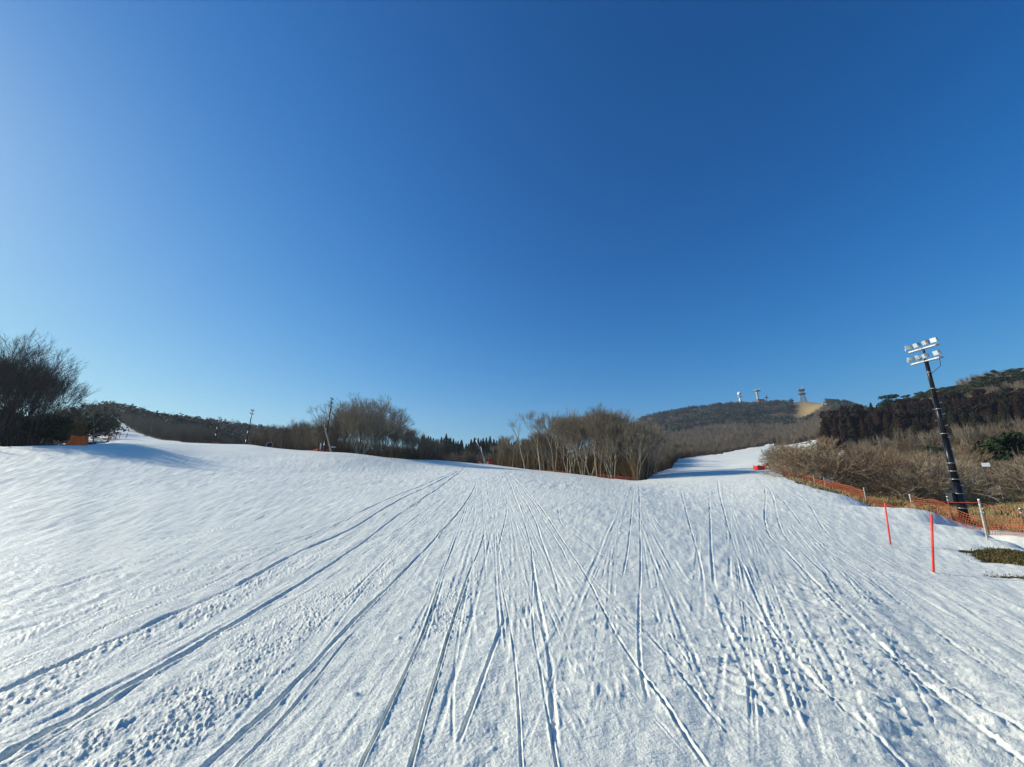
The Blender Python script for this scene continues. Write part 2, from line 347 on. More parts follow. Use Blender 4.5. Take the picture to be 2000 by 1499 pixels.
#        half width, depth, rim, wobble, points in the photograph
TRACKS = [
 (.050, .045, .5, [(-60, 1530), (0, 1495), (231, 1359), (454, 1227), (700, 1070), (757, 1025), (823, 979), (898, 925), (914, 913)]),
 (.030, .030, .4, [(-80, 1345), (0, 1316), (206, 1231), (413, 1144), (549, 1078), (650, 1033), (766, 975), (856, 938), (906, 913)]),
 (.065, .050, .2, [(-80, 1390), (0, 1359), (165, 1285), (330, 1210), (454, 1153), (578, 1086), (698, 1029), (800, 970), (880, 931), (909, 914)]),
 (.022, .020, .5, [(-40, 1530), (41, 1491), (206, 1392), (372, 1276), (545, 1194), (650, 1128), (745, 1062), (815, 1012), (880, 965)]),
 (.036, .040, .5, [(380, 1530), (413, 1499), (537, 1384), (620, 1297), (700, 1210), (782, 1128), (848, 1058), (898, 1000), (918, 971), (935, 938)]),
 (.022, .022, .5, [(450, 1525), (475, 1499), (578, 1384), (661, 1277), (704, 1227)]),
 (.020, .026, .5, [(700, 1520), (712, 1495), (745, 1425), (790, 1326), (832, 1227), (861, 1136), (881, 1082), (894, 1045)]),
 (.024, .032, .5, [(797, 1530), (807, 1495), (832, 1396), (857, 1314), (881, 1231), (898, 1177), (914, 1128), (939, 1070), (952, 1020)]),
 (.018, .024, .6, [(1020, 1530), (1018, 1499), (1013, 1396), (1005, 1293), (993, 1210), (978, 1128), (976, 1066), (989, 1004), (989, 963)]),
 (.030, .022, .7, [(890, 1480), (930, 1370), (962, 1280), (990, 1200)]),
 (.020, .024, .6, [(1090, 1530), (1086, 1499), (1067, 1384), (1051, 1293), (1040, 1210), (1040, 1095), (1030, 1045), (1013, 992), (989, 934), (972, 913)]),
 (.045, .034, .6, [(1086, 1480), (1080, 1388), (1075, 1293), (1059, 1219), (1044, 1128), (1038, 1085)]),
 (.030, .034, .7, [(1400, 1530), (1350, 1465), (1294, 1376), (1245, 1310), (1195, 1231), (1146, 1132), (1104, 1066), (1047, 983), (1009, 942), (976, 915)]),
 (.040, .026, .5, [(1096, 1186), (1080, 1120), (1059, 1062), (1034, 996), (1001, 942)]),
 (.030, .020, .5, [(1121, 1128), (1096, 1074), (1063, 1020), (1035, 975), (1005, 938), (985, 920)]),
 (.045, -.014, .5, [(1013, 1347), (1067, 1264), (1125, 1161), (1170, 1078), (1208, 1000), (1228, 950)]),
 (.030, .022, .6, [(1270, 1390), (1250, 1293), (1249, 1169), (1251, 1066), (1249, 963), (1249, 945)]),
 (.035, -.012, .5, [(1179, 1128), (1208, 1045), (1224, 975), (1232, 950)]),
 (.030, .020, .5, [(1216, 1136), (1232, 1025), (1239, 954)]),
 (.040, .028, .7, [(1800, 1540), (1754, 1491), (1672, 1409), (1589, 1334), (1531, 1264), (1490, 1194), (1453, 1111), (1424, 1037), (1403, 950), (1407, 932)]),
 (.040, .022, .7, [(1432, 1157), (1494, 1227), (1540, 1285), (1600, 1350)]),
 (.050, .030, .7, [(2040, 1530), (1998, 1495), (1878, 1400), (1754, 1297), (1672, 1219), (1597, 1144), (1531, 1074), (1494, 1020), (1490, 950), (1457, 921)]),
 (.050, .026, .7, [(2080, 1500), (1998, 1433), (1837, 1334), (1734, 1243), (1651, 1161), (1564, 1078), (1523, 1029), (1502, 958), (1470, 928)]),
 (.045, .020, .7, [(2080, 1390), (1998, 1347), (1878, 1276), (1775, 1194), (1672, 1115), (1589, 1053), (1531, 983), (1500, 945)]),
 (.045, .018, .7, [(2080, 1320), (1998, 1281), (1837, 1194), (1692, 1103), (1610, 1037), (1573, 979), (1540, 950)]),
 (.035, .030, .6, [(1430, 1450), (1362, 1367), (1300, 1285), (1262, 1240)]),
 (.045, .020, .6, [(1500, 1430), (1473, 1355), (1440, 1281), (1407, 1194), (1391, 1103), (1387, 1016), (1385, 960)]),
 (.060, -.030, .5, [(1391, 1326), (1507, 1392), (1600, 1430), (1672, 1458), (1750, 1500)]),
 (.050, .020, .6, [(1380, 1130), (1420, 1210), (1465, 1290), (1507, 1350)]),
 (.040, .018, .6, [(1330, 960), (1345, 1020), (1365, 1090), (1375, 1160), (1372, 1250)]),
 (.020, .018, .4, [(264, 1062), (339, 1051), (413, 1039), (496, 1020), (537, 998)]),
 (.018, .014, .4, [(388, 1029), (496, 1000), (533, 985)]),
 (.030, .016, .3, [(-60, 1006), (0, 998), (165, 977), (300, 965), (430, 950)]),
 (.050, .026, .3, [(-60, 1195), (0, 1178), (91, 1160), (180, 1130), (300, 1098), (420, 1070)]),
 (.085, .050, .3, [(-60, 1262), (0, 1243), (50, 1232), (87, 1222)]),
 (.040, .022, .3, [(-60, 1240), (0, 1219), (165, 1177), (231, 1160), (330, 1125), (470, 1092), (600, 1060), (700, 1010)]),
 (.060, .024, .3, [(400, 1100), (500, 1078), (600, 1050), (690, 1012)]),
 (.100, .030, .3, [(0, 985), (200, 960), (400, 932), (520, 914), (565, 900), (578, 888)]),
 (.060, .025, .3, [(430, 935), (530, 920), (600, 905), (640, 895)]),
 (.030, -.018, .3, [(1012, 1068), (1040, 1074), (1064, 1075)]),
 (.030, .018, .4, [(1275, 1010), (1300, 1040), (1340, 1046), (1375, 1047)]),
 (.025, .016, .4, [(1090, 990), (1096, 1025), (1140, 1060), (1180, 1090), (1250, 1130), (1330, 1165)]),
]
#        half width, amplitude, clod size, points
CLODS = [
 (.20, .045, .085, [(-60, 1415), (0, 1388), (206, 1277), (372, 1215), (537, 1124), (698, 1045), (800, 985), (880, 935)]),
 (.15, .035, .07, [(0, 1262), (206, 1190), (350, 1140), (500, 1085), (620, 1040), (700, 1005)]),
 (.30, .038, .060, [(150, 1530), (230, 1470), (372, 1396), (496, 1293), (620, 1190), (733, 1120), (815, 1037), (881, 979), (914, 938)]),
 (.22, .030, .055, [(860, 1230), (890, 1180), (915, 1130), (935, 1080), (945, 1040)]),
 (.25, .020, .055, [(960, 1060), (1000, 1120), (1010, 1180)]),
]
def fine_tracks():
    q = random.Random(5); out = []
    fam = [((925, 912), (-900, 1300), 16), ((950, 918), (350, 1250), 12), ((985, 920), (800, 1600), 15), ((1238, 946), (900, 1700), 15), ((1402, 932), (1300, 2150), 18), ((1470, 926), (1700, 2700), 24)]
    for (fx, fy), (b0, b1), n_ in fam:
        for i in range(n_):
            bx = q.uniform(b0, b1); by = 1530; x0, y0 = fx+q.gauss(0, 14), fy+abs(q.gauss(0, 5))
            bow = q.uniform(-.22, .22)*abs(bx-x0)+q.gauss(0, 35); t0, t1 = (q.uniform(0, .35), q.uniform(.55, 1.0)) if q.random() < .65 else (0, 1)
            pts = []
            for k in range(8):
                t = (t0+(t1-t0)*k/7)**1.6; mx = (x0+bx)/2+bow; pts.append(((1-t)**2*x0+2*t*(1-t)*mx+t*t*bx, y0+(by-y0)*t))
            w_ = q.uniform(.020, .060); d_ = q.uniform(.004, .015)
            out.append((w_, d_, q.uniform(.3, .9), pts))
            if q.random() < .45:
                dx = q.uniform(8, 40)*(1 if q.random() < .5 else -1); out.append((w_, d_, .5, [(px_+dx*((py_-y0)/(by-y0))**.9, py_) for px_, py_ in pts]))
    for i in range(8):     # curved side-slips crossing the fall line
        x0, y0 = q.uniform(100, 1900), 925+q.random()**2*480; L_ = q.uniform(60, 200)*(y0-880)/150; sl = q.uniform(-.5, .5)
        out.append((q.uniform(.03, .07), q.uniform(.006, .014), .6, [(x0+L_*u, y0+sl*L_*u+q.uniform(.1, .3)*L_*u*u) for u in (0, .3, .6, 1)]))
    return out
TRACKS += fine_tracks()
def grid_radii():
    r, out = 1.35, [1.35]
    while r < 1500:
        st = min(r*r/606*.75, .0075*r if r < 45 else (.011*r if r < 120 else .018*r))
        if r > 420: st = .03*r
        r += st; out.append(r)
    return np.array(out)
def build_ground():
    RR = grid_radii()
    a0 = math.radians(57)
    AA = np.concatenate([np.linspace(-math.pi, -math.radians(80), 50, endpoint=False), np.linspace(-math.radians(80), -a0, 60, endpoint=False),
                         np.linspace(-a0, a0, 1500, endpoint=False), np.linspace(a0, math.radians(80), 60, endpoint=False), np.linspace(math.radians(80), math.pi, 51)])
    NA, NR = len(AA), len(RR)
    print('ground grid', NA, NR)
    A, Rr = np.meshgrid(AA, RR, indexing='ij')
    X = Rr*np.sin(A); Y = Rr*np.cos(A)
    Z = base_z(A.ravel(), Rr.ravel()).reshape(A.shape)+big_noise(X, Y, Rr)
    px = eff_px(A, Rr)
    nn = int(np.searchsorted(RR, 70))                 # detail only within 70 m
    x = X[:, :nn]; y = Y[:, :nn]; r = Rr[:, :nn]; p = px[:, :nn]; a = A[:, :nn]
    D = np.zeros_like(x, dtype=np.float32)
    cell = np.maximum(r*.0014, .002)
    def fade(wl): return 1-sstep(.18, .6, np.maximum(cell, r*r*.0006)/wl)
    # soft dimples and drag marks over everything
    D += .007*perlin(x/.9+.3*perlin(x, y, 8), y/1.6, 51)*fade(.9)
    crust = .35+1.1*sstep(-.35, .45, perlin(x/1.7+.5*perlin(x/.6, y/.6, 46), y/2.6, 47))
    D += .006*perlin(x/.30, y/.50, 52)*fade(.4)*crust
    D += .0050*perlin(x/.10, y/.14, 53)*fade(.13)*crust
    D += .0032*np.abs(perlin(x/.045, y/.05, 54))*fade(.05)*crust
    D += .0016*perlin(x/.02, y/.02, 44)*fade(.025)*crust
    # faint wind and machine lines that run up the slope everywhere
    fan_ = np.arctan2(x-(-1.5), y+4.0)
    ra_ = np.minimum(r, 34)
    D += (.0022+.0007*ra_)*perlin(fan_*64, np.log(r)*9, 43)*(.4+.8*sstep(-.3, .4, perlin(x/5, y/7, 39)))+.0004*ra_*perlin(fan_*170, np.log(r)*16, 42)
    D += .0009*ra_*np.maximum(perlin(fan_*38+.8*perlin(x/6, y/6, 37), np.log(r)*13, 38), -.1)*sstep(6, 12, r)*.7
    # shallow dashes across the slope in the middle distance
    D += .020*np.maximum(perlin(x/1.1, y/.55, 41), 0)*sstep(7, 14, r)*sstep(-.2, .3, perlin(x/6, y/4, 40))*(1-sstep(26, 50, r))
    # left: long faint scrapes running away to the upper left
    c, s = math.cos(math.radians(28)), math.sin(math.radians(28))
    xl, yl = x*c+y*s, -x*s+y*c
    left = 1-sstep(350, 900, p)
    D += left*.010*perlin(xl/2.4, yl/.30, 55)*fade(.35)
    rough_l = sstep(.05, .5, perlin(x/3.5, y/1.6, 56))
    D += left*.014*rough_l*np.abs(perlin(x/.13, y/.13, 57))*fade(.2)
    # right: melt ripples across the fall line, broken by the groomed strips
    c, s = math.cos(math.radians(-18)), math.sin(math.radians(-18))
    xr, yr = x*c+y*s, -x*s+y*c
    right = sstep(1120, 1420, p)
    wv = np.abs(perlin(xr/.42+.5*perlin(x/.8, y/.8, 60), yr/.125+.6*perlin(x/.9, y/.9, 61), 62))*1.5-.4
    wv = wv+.8*np.maximum(perlin(xr/.24, yr/.062, 63), -.1)
    D += (right+.35*sstep(900, 1150, p)*(1-right))*.024*wv*(.3+1.0*sstep(-.3, .5, perlin(x/2.4, y/2.4, 64)))*fade(.16)
    # ploughed lines alongside the tracks on the right
    q = (x*math.cos(math.radians(33))-y*math.sin(math.radians(33)))
    D += right*.010*perlin(q/.16, (x*.55+y*.83)/3.5, 65)*fade(.2)
    mid = sstep(1060, 1120, p)*(1-sstep(1250, 1330, p))*(1-sstep(4.5, 7, r))
    D += mid*.016*np.sin(y/.022*1.0*.5+3*perlin(x/.5, y/.5, 66))*(.5+.5*perlin(x/.2, y/.3, 67))*sstep(-.2, .3, perlin(x/.7, y/.7, 68))
    # pits and lumps left by boots and blocks
    for cnt, lo, hi, dep in ((26, .04, .10, -.022), (60, .015, .05, .018)):
        for _ in range(cnt):
            aa = R.uniform(-.9, .9); rr_ = 2.1*(5.5)**R.uniform(0, 1); cx, cy = rr_*math.sin(aa), rr_*math.cos(aa); sz = R.uniform(lo, hi)
            i0, i1 = np.searchsorted(AA, [aa-3*sz/rr_, aa+3*sz/rr_]); j0, j1 = np.searchsorted(RR[:nn], [rr_-3*sz, rr_+3*sz])
            xx, yy = x[i0:i1, j0:j1]-cx, y[i0:i1, j0:j1]-cy
            q2 = (xx/sz)**2+(yy/(sz*R.uniform(.7, 1.5)))**2
            D[i0:i1, j0:j1] += dep*R.uniform(.4, 1)*np.exp(-q2*1.2)*(1+.5*perlin(xx/.05+9, yy/.05+_, 69))
    def dist_to(pts, reach, taper=False):
        P = catmull(np.array([pick(*q) for q in pts]), 5)
        dm = np.full(x.shape, 99., np.float32); sg = np.zeros(x.shape, np.float32); tp = np.ones(x.shape, np.float32); NP = len(P)-1; k_ = -1
        for (x0, y0), (x1, y1) in zip(P[:-1], P[1:]):
            k_ += 1
            aa = [math.atan2(x0, y0), math.atan2(x1, y1)]; rs = [math.hypot(x0, y0), math.hypot(x1, y1)]
            mr = min(rs)
            if mr > 68: continue
            i0, i1 = np.searchsorted(AA, [min(aa)-reach/mr*1.2, max(aa)+reach/mr*1.2]); j0, j1 = np.searchsorted(RR[:nn], [mr-reach-.02, max(rs)+reach+.02])
            if i1 <= i0 or j1 <= j0: continue
            xx, yy = x[i0:i1, j0:j1], y[i0:i1, j0:j1]; dx, dy = x1-x0, y1-y0; l2 = dx*dx+dy*dy+1e-9
            t = np.clip(((xx-x0)*dx+(yy-y0)*dy)/l2, 0, 1)
            ex, ey = xx-x0-t*dx, yy-y0-t*dy; d = np.sqrt(ex*ex+ey*ey)
            sub = dm[i0:i1, j0:j1]; k = d < sub
            sub[k] = d[k]; ss = sg[i0:i1, j0:j1]; ss[k] = np.sign(dx*ey-dy*ex)[k]; f_ = (k_+t)/NP; tt = tp[i0:i1, j0:j1]; tt[k] = (sstep(0, .10, f_)*(1-sstep(.86, 1.0, f_)))[k]
        return dm, sg, tp
    for hw, amp, size, pts in CLODS:
        dm, sg, tp = dist_to(pts, hw*2.2)
        k = dm < hw*2.2
        xx, yy = x[k], y[k]; env = (1-sstep(.65*hw, 1.5*hw, dm[k]+.3*hw*perlin(xx/.4, yy/.4, 71)))
        wx = xx+.3*size*perlin(xx/size*1.3, yy/size*1.3, 75); wy = yy+.3*size*perlin(xx/size*1.3+7, yy/size*1.3, 76); size2 = size*.42
        n1 = perlin(wx/size2, wy/size2*.8, 72); n2 = 1-2*np.abs(perlin(wx/size*1.1, wy/size*1.1, 73)); n3 = perlin(xx/size*4, yy/size*4, 74)
        cl = np.maximum(n1, -.04)*.8+.45*np.maximum(n2, 0)*np.maximum(perlin(xx/.22, yy/.22, 77)+.3, 0)+.35*n3*sstep(-.2, .2, n1)
        env = env*(.5+.5*sstep(-.35, .25, perlin(xx/.3, yy/.3, 78)))
        f = fade(size*1.1)[k]
        D[k] += env*amp*.62*(cl-.10)*(.25+.75*f)
    for ti, (hw, dep, rim, pts) in enumerate(TRACKS):
        hw, dep = hw*.42, dep*(.5 if ti < 8 else .37)
        reach = hw*5
        dm, sg, tp = dist_to(pts, reach); k = dm < reach; tpk = tp[k]; dep_ = dep*tpk*(.75+.5*perlin(x[k]/1.3, y[k]/1.3, 85))*(1+(.07*np.minimum(r[k], 45) if ti < 42 else 0)); dep = abs(dep)
        xx, yy, rk = x[k], y[k], r[k]
        d = dm[k]*sg[k]+hw*.22*perlin(xx/.35, yy/.35, 81)+hw*.12*perlin(xx/.06, yy/.06, 82)
        wd = np.maximum(hw, rk*.0013)                # worn wider where the snow is softer, farther up
        g = -dep_*np.exp(-(d/wd)**4)*(1+.3*perlin(xx/.18, yy/.18, 83))
        g += rim*np.abs(dep_)*np.exp(-((np.abs(d)-1.75*wd)/(.6*wd))**2)*np.maximum(.6+.8*perlin(xx/.07, yy/.07, 84)+.5*np.sign(d)*perlin(xx/1.5, yy/1.5, 86), 0)
        D[k] = D[k]*(1-.6*np.exp(-(d/wd)**4)*tpk)+g
    Z[:, :nn] += D*(1-sstep(52, 68, r))
    M = snow_mask(X, Y)
    Z += np.clip(M, -1, 1)*.05*np.where(Rr < 400, 1, 0)*np.clip(Rr/20, .5, 3)
    V = np.stack([X, Y, Z], -1).reshape(-1, 3)
    I = (np.arange(NA-1)[:, None]*NR+np.arange(NR-1)[None, :])
    FQ = np.stack([I, I+1, I+1+NR, I+NR], -1)          # wound so that normals point up
    mf = (M[:-1, :-1]+M[1:, :-1]+M[:-1, 1:]+M[1:, 1:]) > 0
    # dry, pale grass on the low ground at the right and on the summit
    az = A; T = np.zeros_like(X)
    T = np.maximum(T, sstep(1520, 1600, px)*(1-sstep(85, 125, Rr))*(.75+.5*perlin(X/12, Y/12, 91)))
    T = np.where((px > 1500) & (px < 1680) & (Rr < 58), .35, T)
    T = np.where(Rr < 24, .0, T)
    T = np.maximum(T, sstep(1535, 1575, px)*(1-sstep(1608, 1630, px))*sstep(690, 760, Rr))
    T = np.maximum(T, sstep(.10, .2, perlin(X/35, Y/20, 92))*sstep(1380, 1420, px)*(1-sstep(1530, 1560, px))*sstep(520, 580, Rr)*(1-sstep(700, 780, Rr)))
    T = np.clip(T, 0, 1).ravel()
    def sub(mask, name, m, attrs=False):
        F_ = FQ[mask]; used = np.zeros(len(V), bool); used[F_.ravel()] = True
        idx = np.cumsum(used)-1
        return np_mesh(name, V[used], idx[F_], m, True, {'ground_tint': ('POINT', T[used])} if attrs else None)
    o = sub(mf, 'snow_slope', snow_material()); tag(o, 'groomed snow of the ski slopes crossed by ski and sledge tracks', 'snow', kind='structure')
    # close the small hole under the viewer
    F_ = sub(~mf, 'hillside', soil_material(), True); tag(F_, 'brown grassy ground of the hills around the ski run', 'hillside', kind='structure')
    n = 48; vv = [(0, 0, 0.0)]+[(1.36*math.sin(2*math.pi*k/n), 1.36*math.cos(2*math.pi*k/n), -.02) for k in range(n)]
    me = bpy.data.meshes.new('snow_underfoot'); me.from_pydata(vv, [], [(0, 1+(k+1) % n, 1+k) for k in range(n)]); me.materials.append(o.data.materials[0]); me.update()
    tag(link(bpy.data.objects.new('snow_underfoot', me)), 'patch of flat snow directly under the viewer', 'snow', kind='structure')
build_ground()
#@@REST
# ------------------------------------------------------------------ materials of the things
BARK = rand_mat('bare_bark', (.15, .12, .08), (.28, .23, .155), (.42, .36, .26))
TWIG = rand_mat('bare_twigs', (.17, .135, .09), (.26, .21, .145), (.34, .285, .205))
BARKD = rand_mat('dark_shaded_bark', (.035, .030, .026), (.075, .065, .055)); TWIGD = rand_mat('dark_shaded_twigs', (.045, .037, .030), (.10, .085, .068))  # shade of the backlit left wood is put into these bark and twig colours
BARKP = mat('pale_bark', (.33, .29, .22), .8, var=.35, scale=6)
TWIGR = rand_mat('reddish_twigs', (.18, .12, .075), (.27, .19, .12), (.34, .26, .17))
GREEN = rand_mat('dark_evergreen', (.010, .018, .008), (.022, .034, .013), (.035, .045, .016))
CEDAR = rand_mat('winter_cedar', (.020, .012, .007), (.034, .018, .010), (.022, .024, .011))
PINEG = rand_mat('pine_green', (.018, .034, .014), (.035, .055, .020), (.05, .065, .025))
BARKE = mat('evergreen_bark', (.06, .04, .028), .9)
F_GREEN = rand_mat('far_evergreen', (.022, .034, .022), (.045, .060, .036), (.085, .088, .052), 'tint')
F_BROWN = rand_mat('far_bare_wood', (.12, .095, .065), (.18, .145, .10), (.24, .20, .145), 'tint')
F_BRUSH = rand_mat('brush_stems', (.09, .050, .024), (.17, .115, .055), (.25, .185, .10), 'tint')
F_SHRUB = rand_mat('shrub_stems', (.15, .105, .055), (.24, .175, .09), (.33, .26, .14), 'tint')
F_GRASS = rand_mat('dry_grass_blades', (.16, .11, .045), (.33, .24, .11), (.48, .38, .20), 'tint')
BLACKM = mat('dark_painted_steel', (.010, .010, .012), .35, .3, .5, bump=.1, bscale=30)
GALV = mat('galvanised_steel', (.50, .51, .50), .45, .7, .5, var=.2, scale=8)
LAMPB = mat('lamp_housing', (.45, .48, .46), .4, .4, .5, var=.15, scale=5)
LAMPG = mat('lamp_glass', (.60, .66, .66), .12, .3, .6)
REDP = mat('red_plastic', (.80, .075, .055), .45, var=.25, scale=3)
NETO = mat('orange_net', (.29, .072, .03), .7, var=.25, scale=2)
NETR = mat('red_net', (.36, .04, .025), .7, var=.25, scale=2)
ORNG = mat('orange_sheet', (.90, .13, .01), .6, var=.2, scale=1.5, bump=.4, bscale=6)
REDS = mat('red_sheet', (.70, .04, .02), .6, var=.2, scale=2, bump=.4, bscale=8)
WOODP = mat('weathered_post', (.42, .40, .34), .8, var=.25, scale=6)
WHITE = mat('white_board', (.80, .81, .80), .5, var=.06, scale=4)
DARKG = mat('dark_machine', (.03, .032, .035), .5)
BROWNW = mat('brown_plank', (.16, .09, .05), .8, var=.3, scale=5)

# ------------------------------------------------------------------ bare trees
def ribbon(VV, FF, p0, p1, p2, w, rn):
    d = (p2-p0); s = d.cross(Vector((rn.uniform(-1, 1), rn.uniform(-1, 1), rn.uniform(-1, 1)))).normalized()*w*.5
    b = len(VV); VV += [tuple(p0-s), tuple(p0+s), tuple(p1-s*.75), tuple(p1+s*.75), tuple(p2)]
    FF += [(b, b+1, b+3, b+2), (b+2, b+3, b+4, b+4)]
def make_tree_meshes(seed, H, spread, stems=1, trunk=.35, depth=5, fork=2.35, ratio=.80, twigs=6, twl=.9, tw=.022, rad=.12, ang=20, base_ang=12, gnarl=.06, trop=.05, lean=0):
    # every limb forks into two or three that keep climbing, so the crown opens like a fan
    rn = random.Random(seed); T = MB(); VV, FF = [], []
    tot = sum(ratio**i for i in range(depth)); L0 = H*trunk; L1 = (H-L0)*1.05/tot
    def twig(p, d, l):
        e = (d+Vector((rn.gauss(0, .28), rn.gauss(0, .28), rn.gauss(.12, .2)))).normalized(); e2 = (e+Vector((rn.gauss(0, .18), rn.gauss(0, .18), .12))).normalized()
        ribbon(VV, FF, p, p+e*l*.5, p+e*l*.5+e2*l*.5, tw, rn)
    def limb(p, d, L, r, lev):
        n = 3; pts = [p.copy()]
        for i in range(n):
            d = (d+Vector((rn.gauss(0, gnarl), rn.gauss(0, gnarl), rn.gauss(trop, gnarl*.5)))).normalized(); p = p+d*L/n; pts.append(p.copy())
            if lev >= 2 and rn.random() < .65:
                for _ in range(2): twig(p, d+Vector((rn.gauss(0, .5), rn.gauss(0, .5), 0)), twl*rn.uniform(.4, 1.0))
        r1 = r*.72
        if lev <= depth-2: T.tube(pts, [max(r+(r1-r)*i/n, .010) for i in range(n+1)], 6 if lev < 2 else 4 if lev < 4 else 3, cap=False)
        else: ribbon(VV, FF, pts[0], pts[1], pts[-1], tw*1.7, rn); ribbon(VV, FF, pts[0], pts[2], pts[-1], tw*1.7, rn)
        if lev < depth:
            k = int(fork)+(1 if rn.random() < fork-int(fork) else 0); az = rn.uniform(0, 6.28)
            for j in range(k):
                a = math.radians(ang*rn.uniform(.55, 1.35))*(spread if lev < 2 else 1); u = d.orthogonal().normalized(); u.rotate(Matrix.Rotation(az+j*6.28/k+rn.gauss(0, .4), 3, d))
                nd = (d*math.cos(a)+u*math.sin(a)).normalized()
                limb(p, nd, L*ratio*rn.uniform(.82, 1.15) if lev else L1*rn.uniform(.85, 1.1), r1*.78, lev+1)
            if lev and rn.random() < .5:
                u = Vector((rn.gauss(0, 1), rn.gauss(0, 1), .3)).normalized(); limb(pts[2], (d+u*.7).normalized(), L*ratio*.6, r1*.5, min(lev+2, depth))
        else:
            for j in range(twigs): twig(p if j % 2 else pts[2], d, twl*rn.uniform(.5, 1.15))
    for s_ in range(stems):
        aa = s_*6.28/stems+rn.uniform(-.5, .5); t = math.tan(math.radians(base_ang))*(0 if stems == 1 else rn.uniform(.5, 1.3))
        d = Vector((math.cos(aa)*t+lean, math.sin(aa)*t, 1)).normalized(); o = .05*stems if stems > 1 else 0
        limb(Vector((math.cos(aa)*o, math.sin(aa)*o, -.3)), d, L0*(1 if stems == 1 else rn.uniform(.75, 1.15)), rad*(1 if stems == 1 else .8), 0)
    me = bpy.data.meshes.new('tree_trunk'); me.from_pydata(T.v, [], T.f); me.polygons.foreach_set('use_smooth', [True]*len(me.polygons)); me.update()
    mc = bpy.data.meshes.new('twig_crown'); mc.from_pydata(VV, [], [tuple(dict.fromkeys(f)) for f in FF]); mc.update()
    return me, mc
def leafy_meshes(seed, kind, H, W, n, size):
    rn = np.random.RandomState(seed)
    T = MB().tube([(0, 0, -.3), (rn.uniform(-.2, .2), 0, H*.5), (0, 0, H*.95)], [.022*H, .014*H, .004*H], 6, cap=False)
    if kind == 'cone':
        t = rn.rand(n)**.75; h = H*(.06+.94*(1-t)); rad = W*.5*(t*.95+.03)*(.55+.5*np.sqrt(rn.rand(n)))*(1+.18*np.sin(h*9))
        a = rn.rand(n)*2*np.pi; c = np.stack([rad*np.cos(a), rad*np.sin(a), h], 1); nrm = np.stack([np.cos(a), np.sin(a), np.full(n, .6)], 1)+rn.normal(0, .35, (n, 3))
        sz = size*(.45+.6*t)
    else:
        K = 8 if kind == 'round' else 11
        cc = np.stack([rn.uniform(-.34, .34, K)*W, rn.uniform(-.34, .34, K)*W, H*rn.uniform(.38 if kind == 'round' else .45, .88, K)], 1); cr = W*rn.uniform(.16, .3, K)
        if kind == 'pine': cc[:, 2] = H*(.5+.45*rn.rand(K)); cr *= .85
        k = rn.randint(0, K, n); v = rn.normal(0, 1, (n, 3)); v /= np.linalg.norm(v, axis=1)[:, None]; v *= (rn.rand(n, 1)**.4)
        v[:, 2] *= .7 if kind == 'round' else .45
        c = cc[k]+v*cr[k][:, None]; nrm = v+rn.normal(0, .5, (n, 3)); nrm[:, 2] += .3; sz = size*rn.uniform(.6, 1.2, n)
        for j in range(K): T.tube([(0, 0, H*.3), tuple(cc[j]*np.array([.5, .5, .85])), tuple(cc[j])], [.012*H, .008*H, .003*H], 4, cap=False)
    nrm /= np.linalg.norm(nrm, axis=1)[:, None]; r_ = rn.normal(0, 1, (n, 3)); u = np.cross(nrm, r_); u /= np.linalg.norm(u, axis=1)[:, None]; v = np.cross(nrm, u)
    s = np.broadcast_to(np.asarray(sz), (n,))[:, None]
    V = np.stack([c-u*s*.5, c-v*s*.32+nrm*s*.1, c+u*s*.5, c+v*s*.32+nrm*s*.1], 1).reshape(-1, 3)
    me = bpy.data.meshes.new('tree_trunk'); me.from_pydata(T.v, [], T.f); me.update()
    mc = bpy.data.meshes.new('leafy_crown'); mc.from_pydata([tuple(p) for p in V], [], [(4*i, 4*i+1, 4*i+2, 4*i+3) for i in range(n)]); mc.update()
    return me, mc
def tree_proto(name, meshes, mt, mc, crown='twig_crown'):
    r = empty(name, (0, 0, 0)); 
    a = link(bpy.data.objects.new('trunk', meshes[0].copy())); a.data.materials.append(mt); a.parent = r
    b = link(bpy.data.objects.new(crown, meshes[1].copy())); b.data.materials.append(mc); b.parent = r
    r['_fresh'] = 1
    return r
def place(proto, x, y, s=1, rz=None, sz=None, label=None, cat=None, group=None, tilt=(0, 0), dz=0):
    if proto.get('_fresh'): o = proto; del o['_fresh']
    else: o = copy_tree(proto)
    for k in ('group',):
        if k in o: del o[k]
    o.location = (x, y, gz(x, y)+dz); o.rotation_euler = (tilt[0], tilt[1], rnd.uniform(0, 6.28) if rz is None else rz); o.scale = (s, s, sz or s)
    return tag(o, label, cat, group)

TALL = [tree_proto('bare_tree', make_tree_meshes(100+i, 10.6, .9, stems=1+(i % 3 == 0), trunk=.42, depth=5, ang=17, twigs=4, twl=1.0, rad=.12, tw=.020), BARK, TWIG) for i in range(6)]
FAN = [tree_proto('bare_tree', make_tree_meshes(200+i, 10.6, 1.1, stems=3, trunk=.30, depth=5, ang=19, fork=2.3, twigs=4, twl=1.0, base_ang=16, tw=.020), BARK, TWIG) for i in range(3)]
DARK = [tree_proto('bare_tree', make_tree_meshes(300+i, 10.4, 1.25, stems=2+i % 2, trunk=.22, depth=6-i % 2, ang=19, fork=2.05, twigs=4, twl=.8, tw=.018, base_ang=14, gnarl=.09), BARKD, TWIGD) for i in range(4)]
BROAD = [tree_proto('bare_tree', make_tree_meshes(400+i, 6.6, 1.6, stems=3, trunk=.16, depth=5, ang=27, fork=2.5, ratio=.82, twigs=8, twl=.75, tw=.024, base_ang=26, gnarl=.14, trop=.02), BARK, TWIGR if i % 2 else TWIG) for i in range(4)]
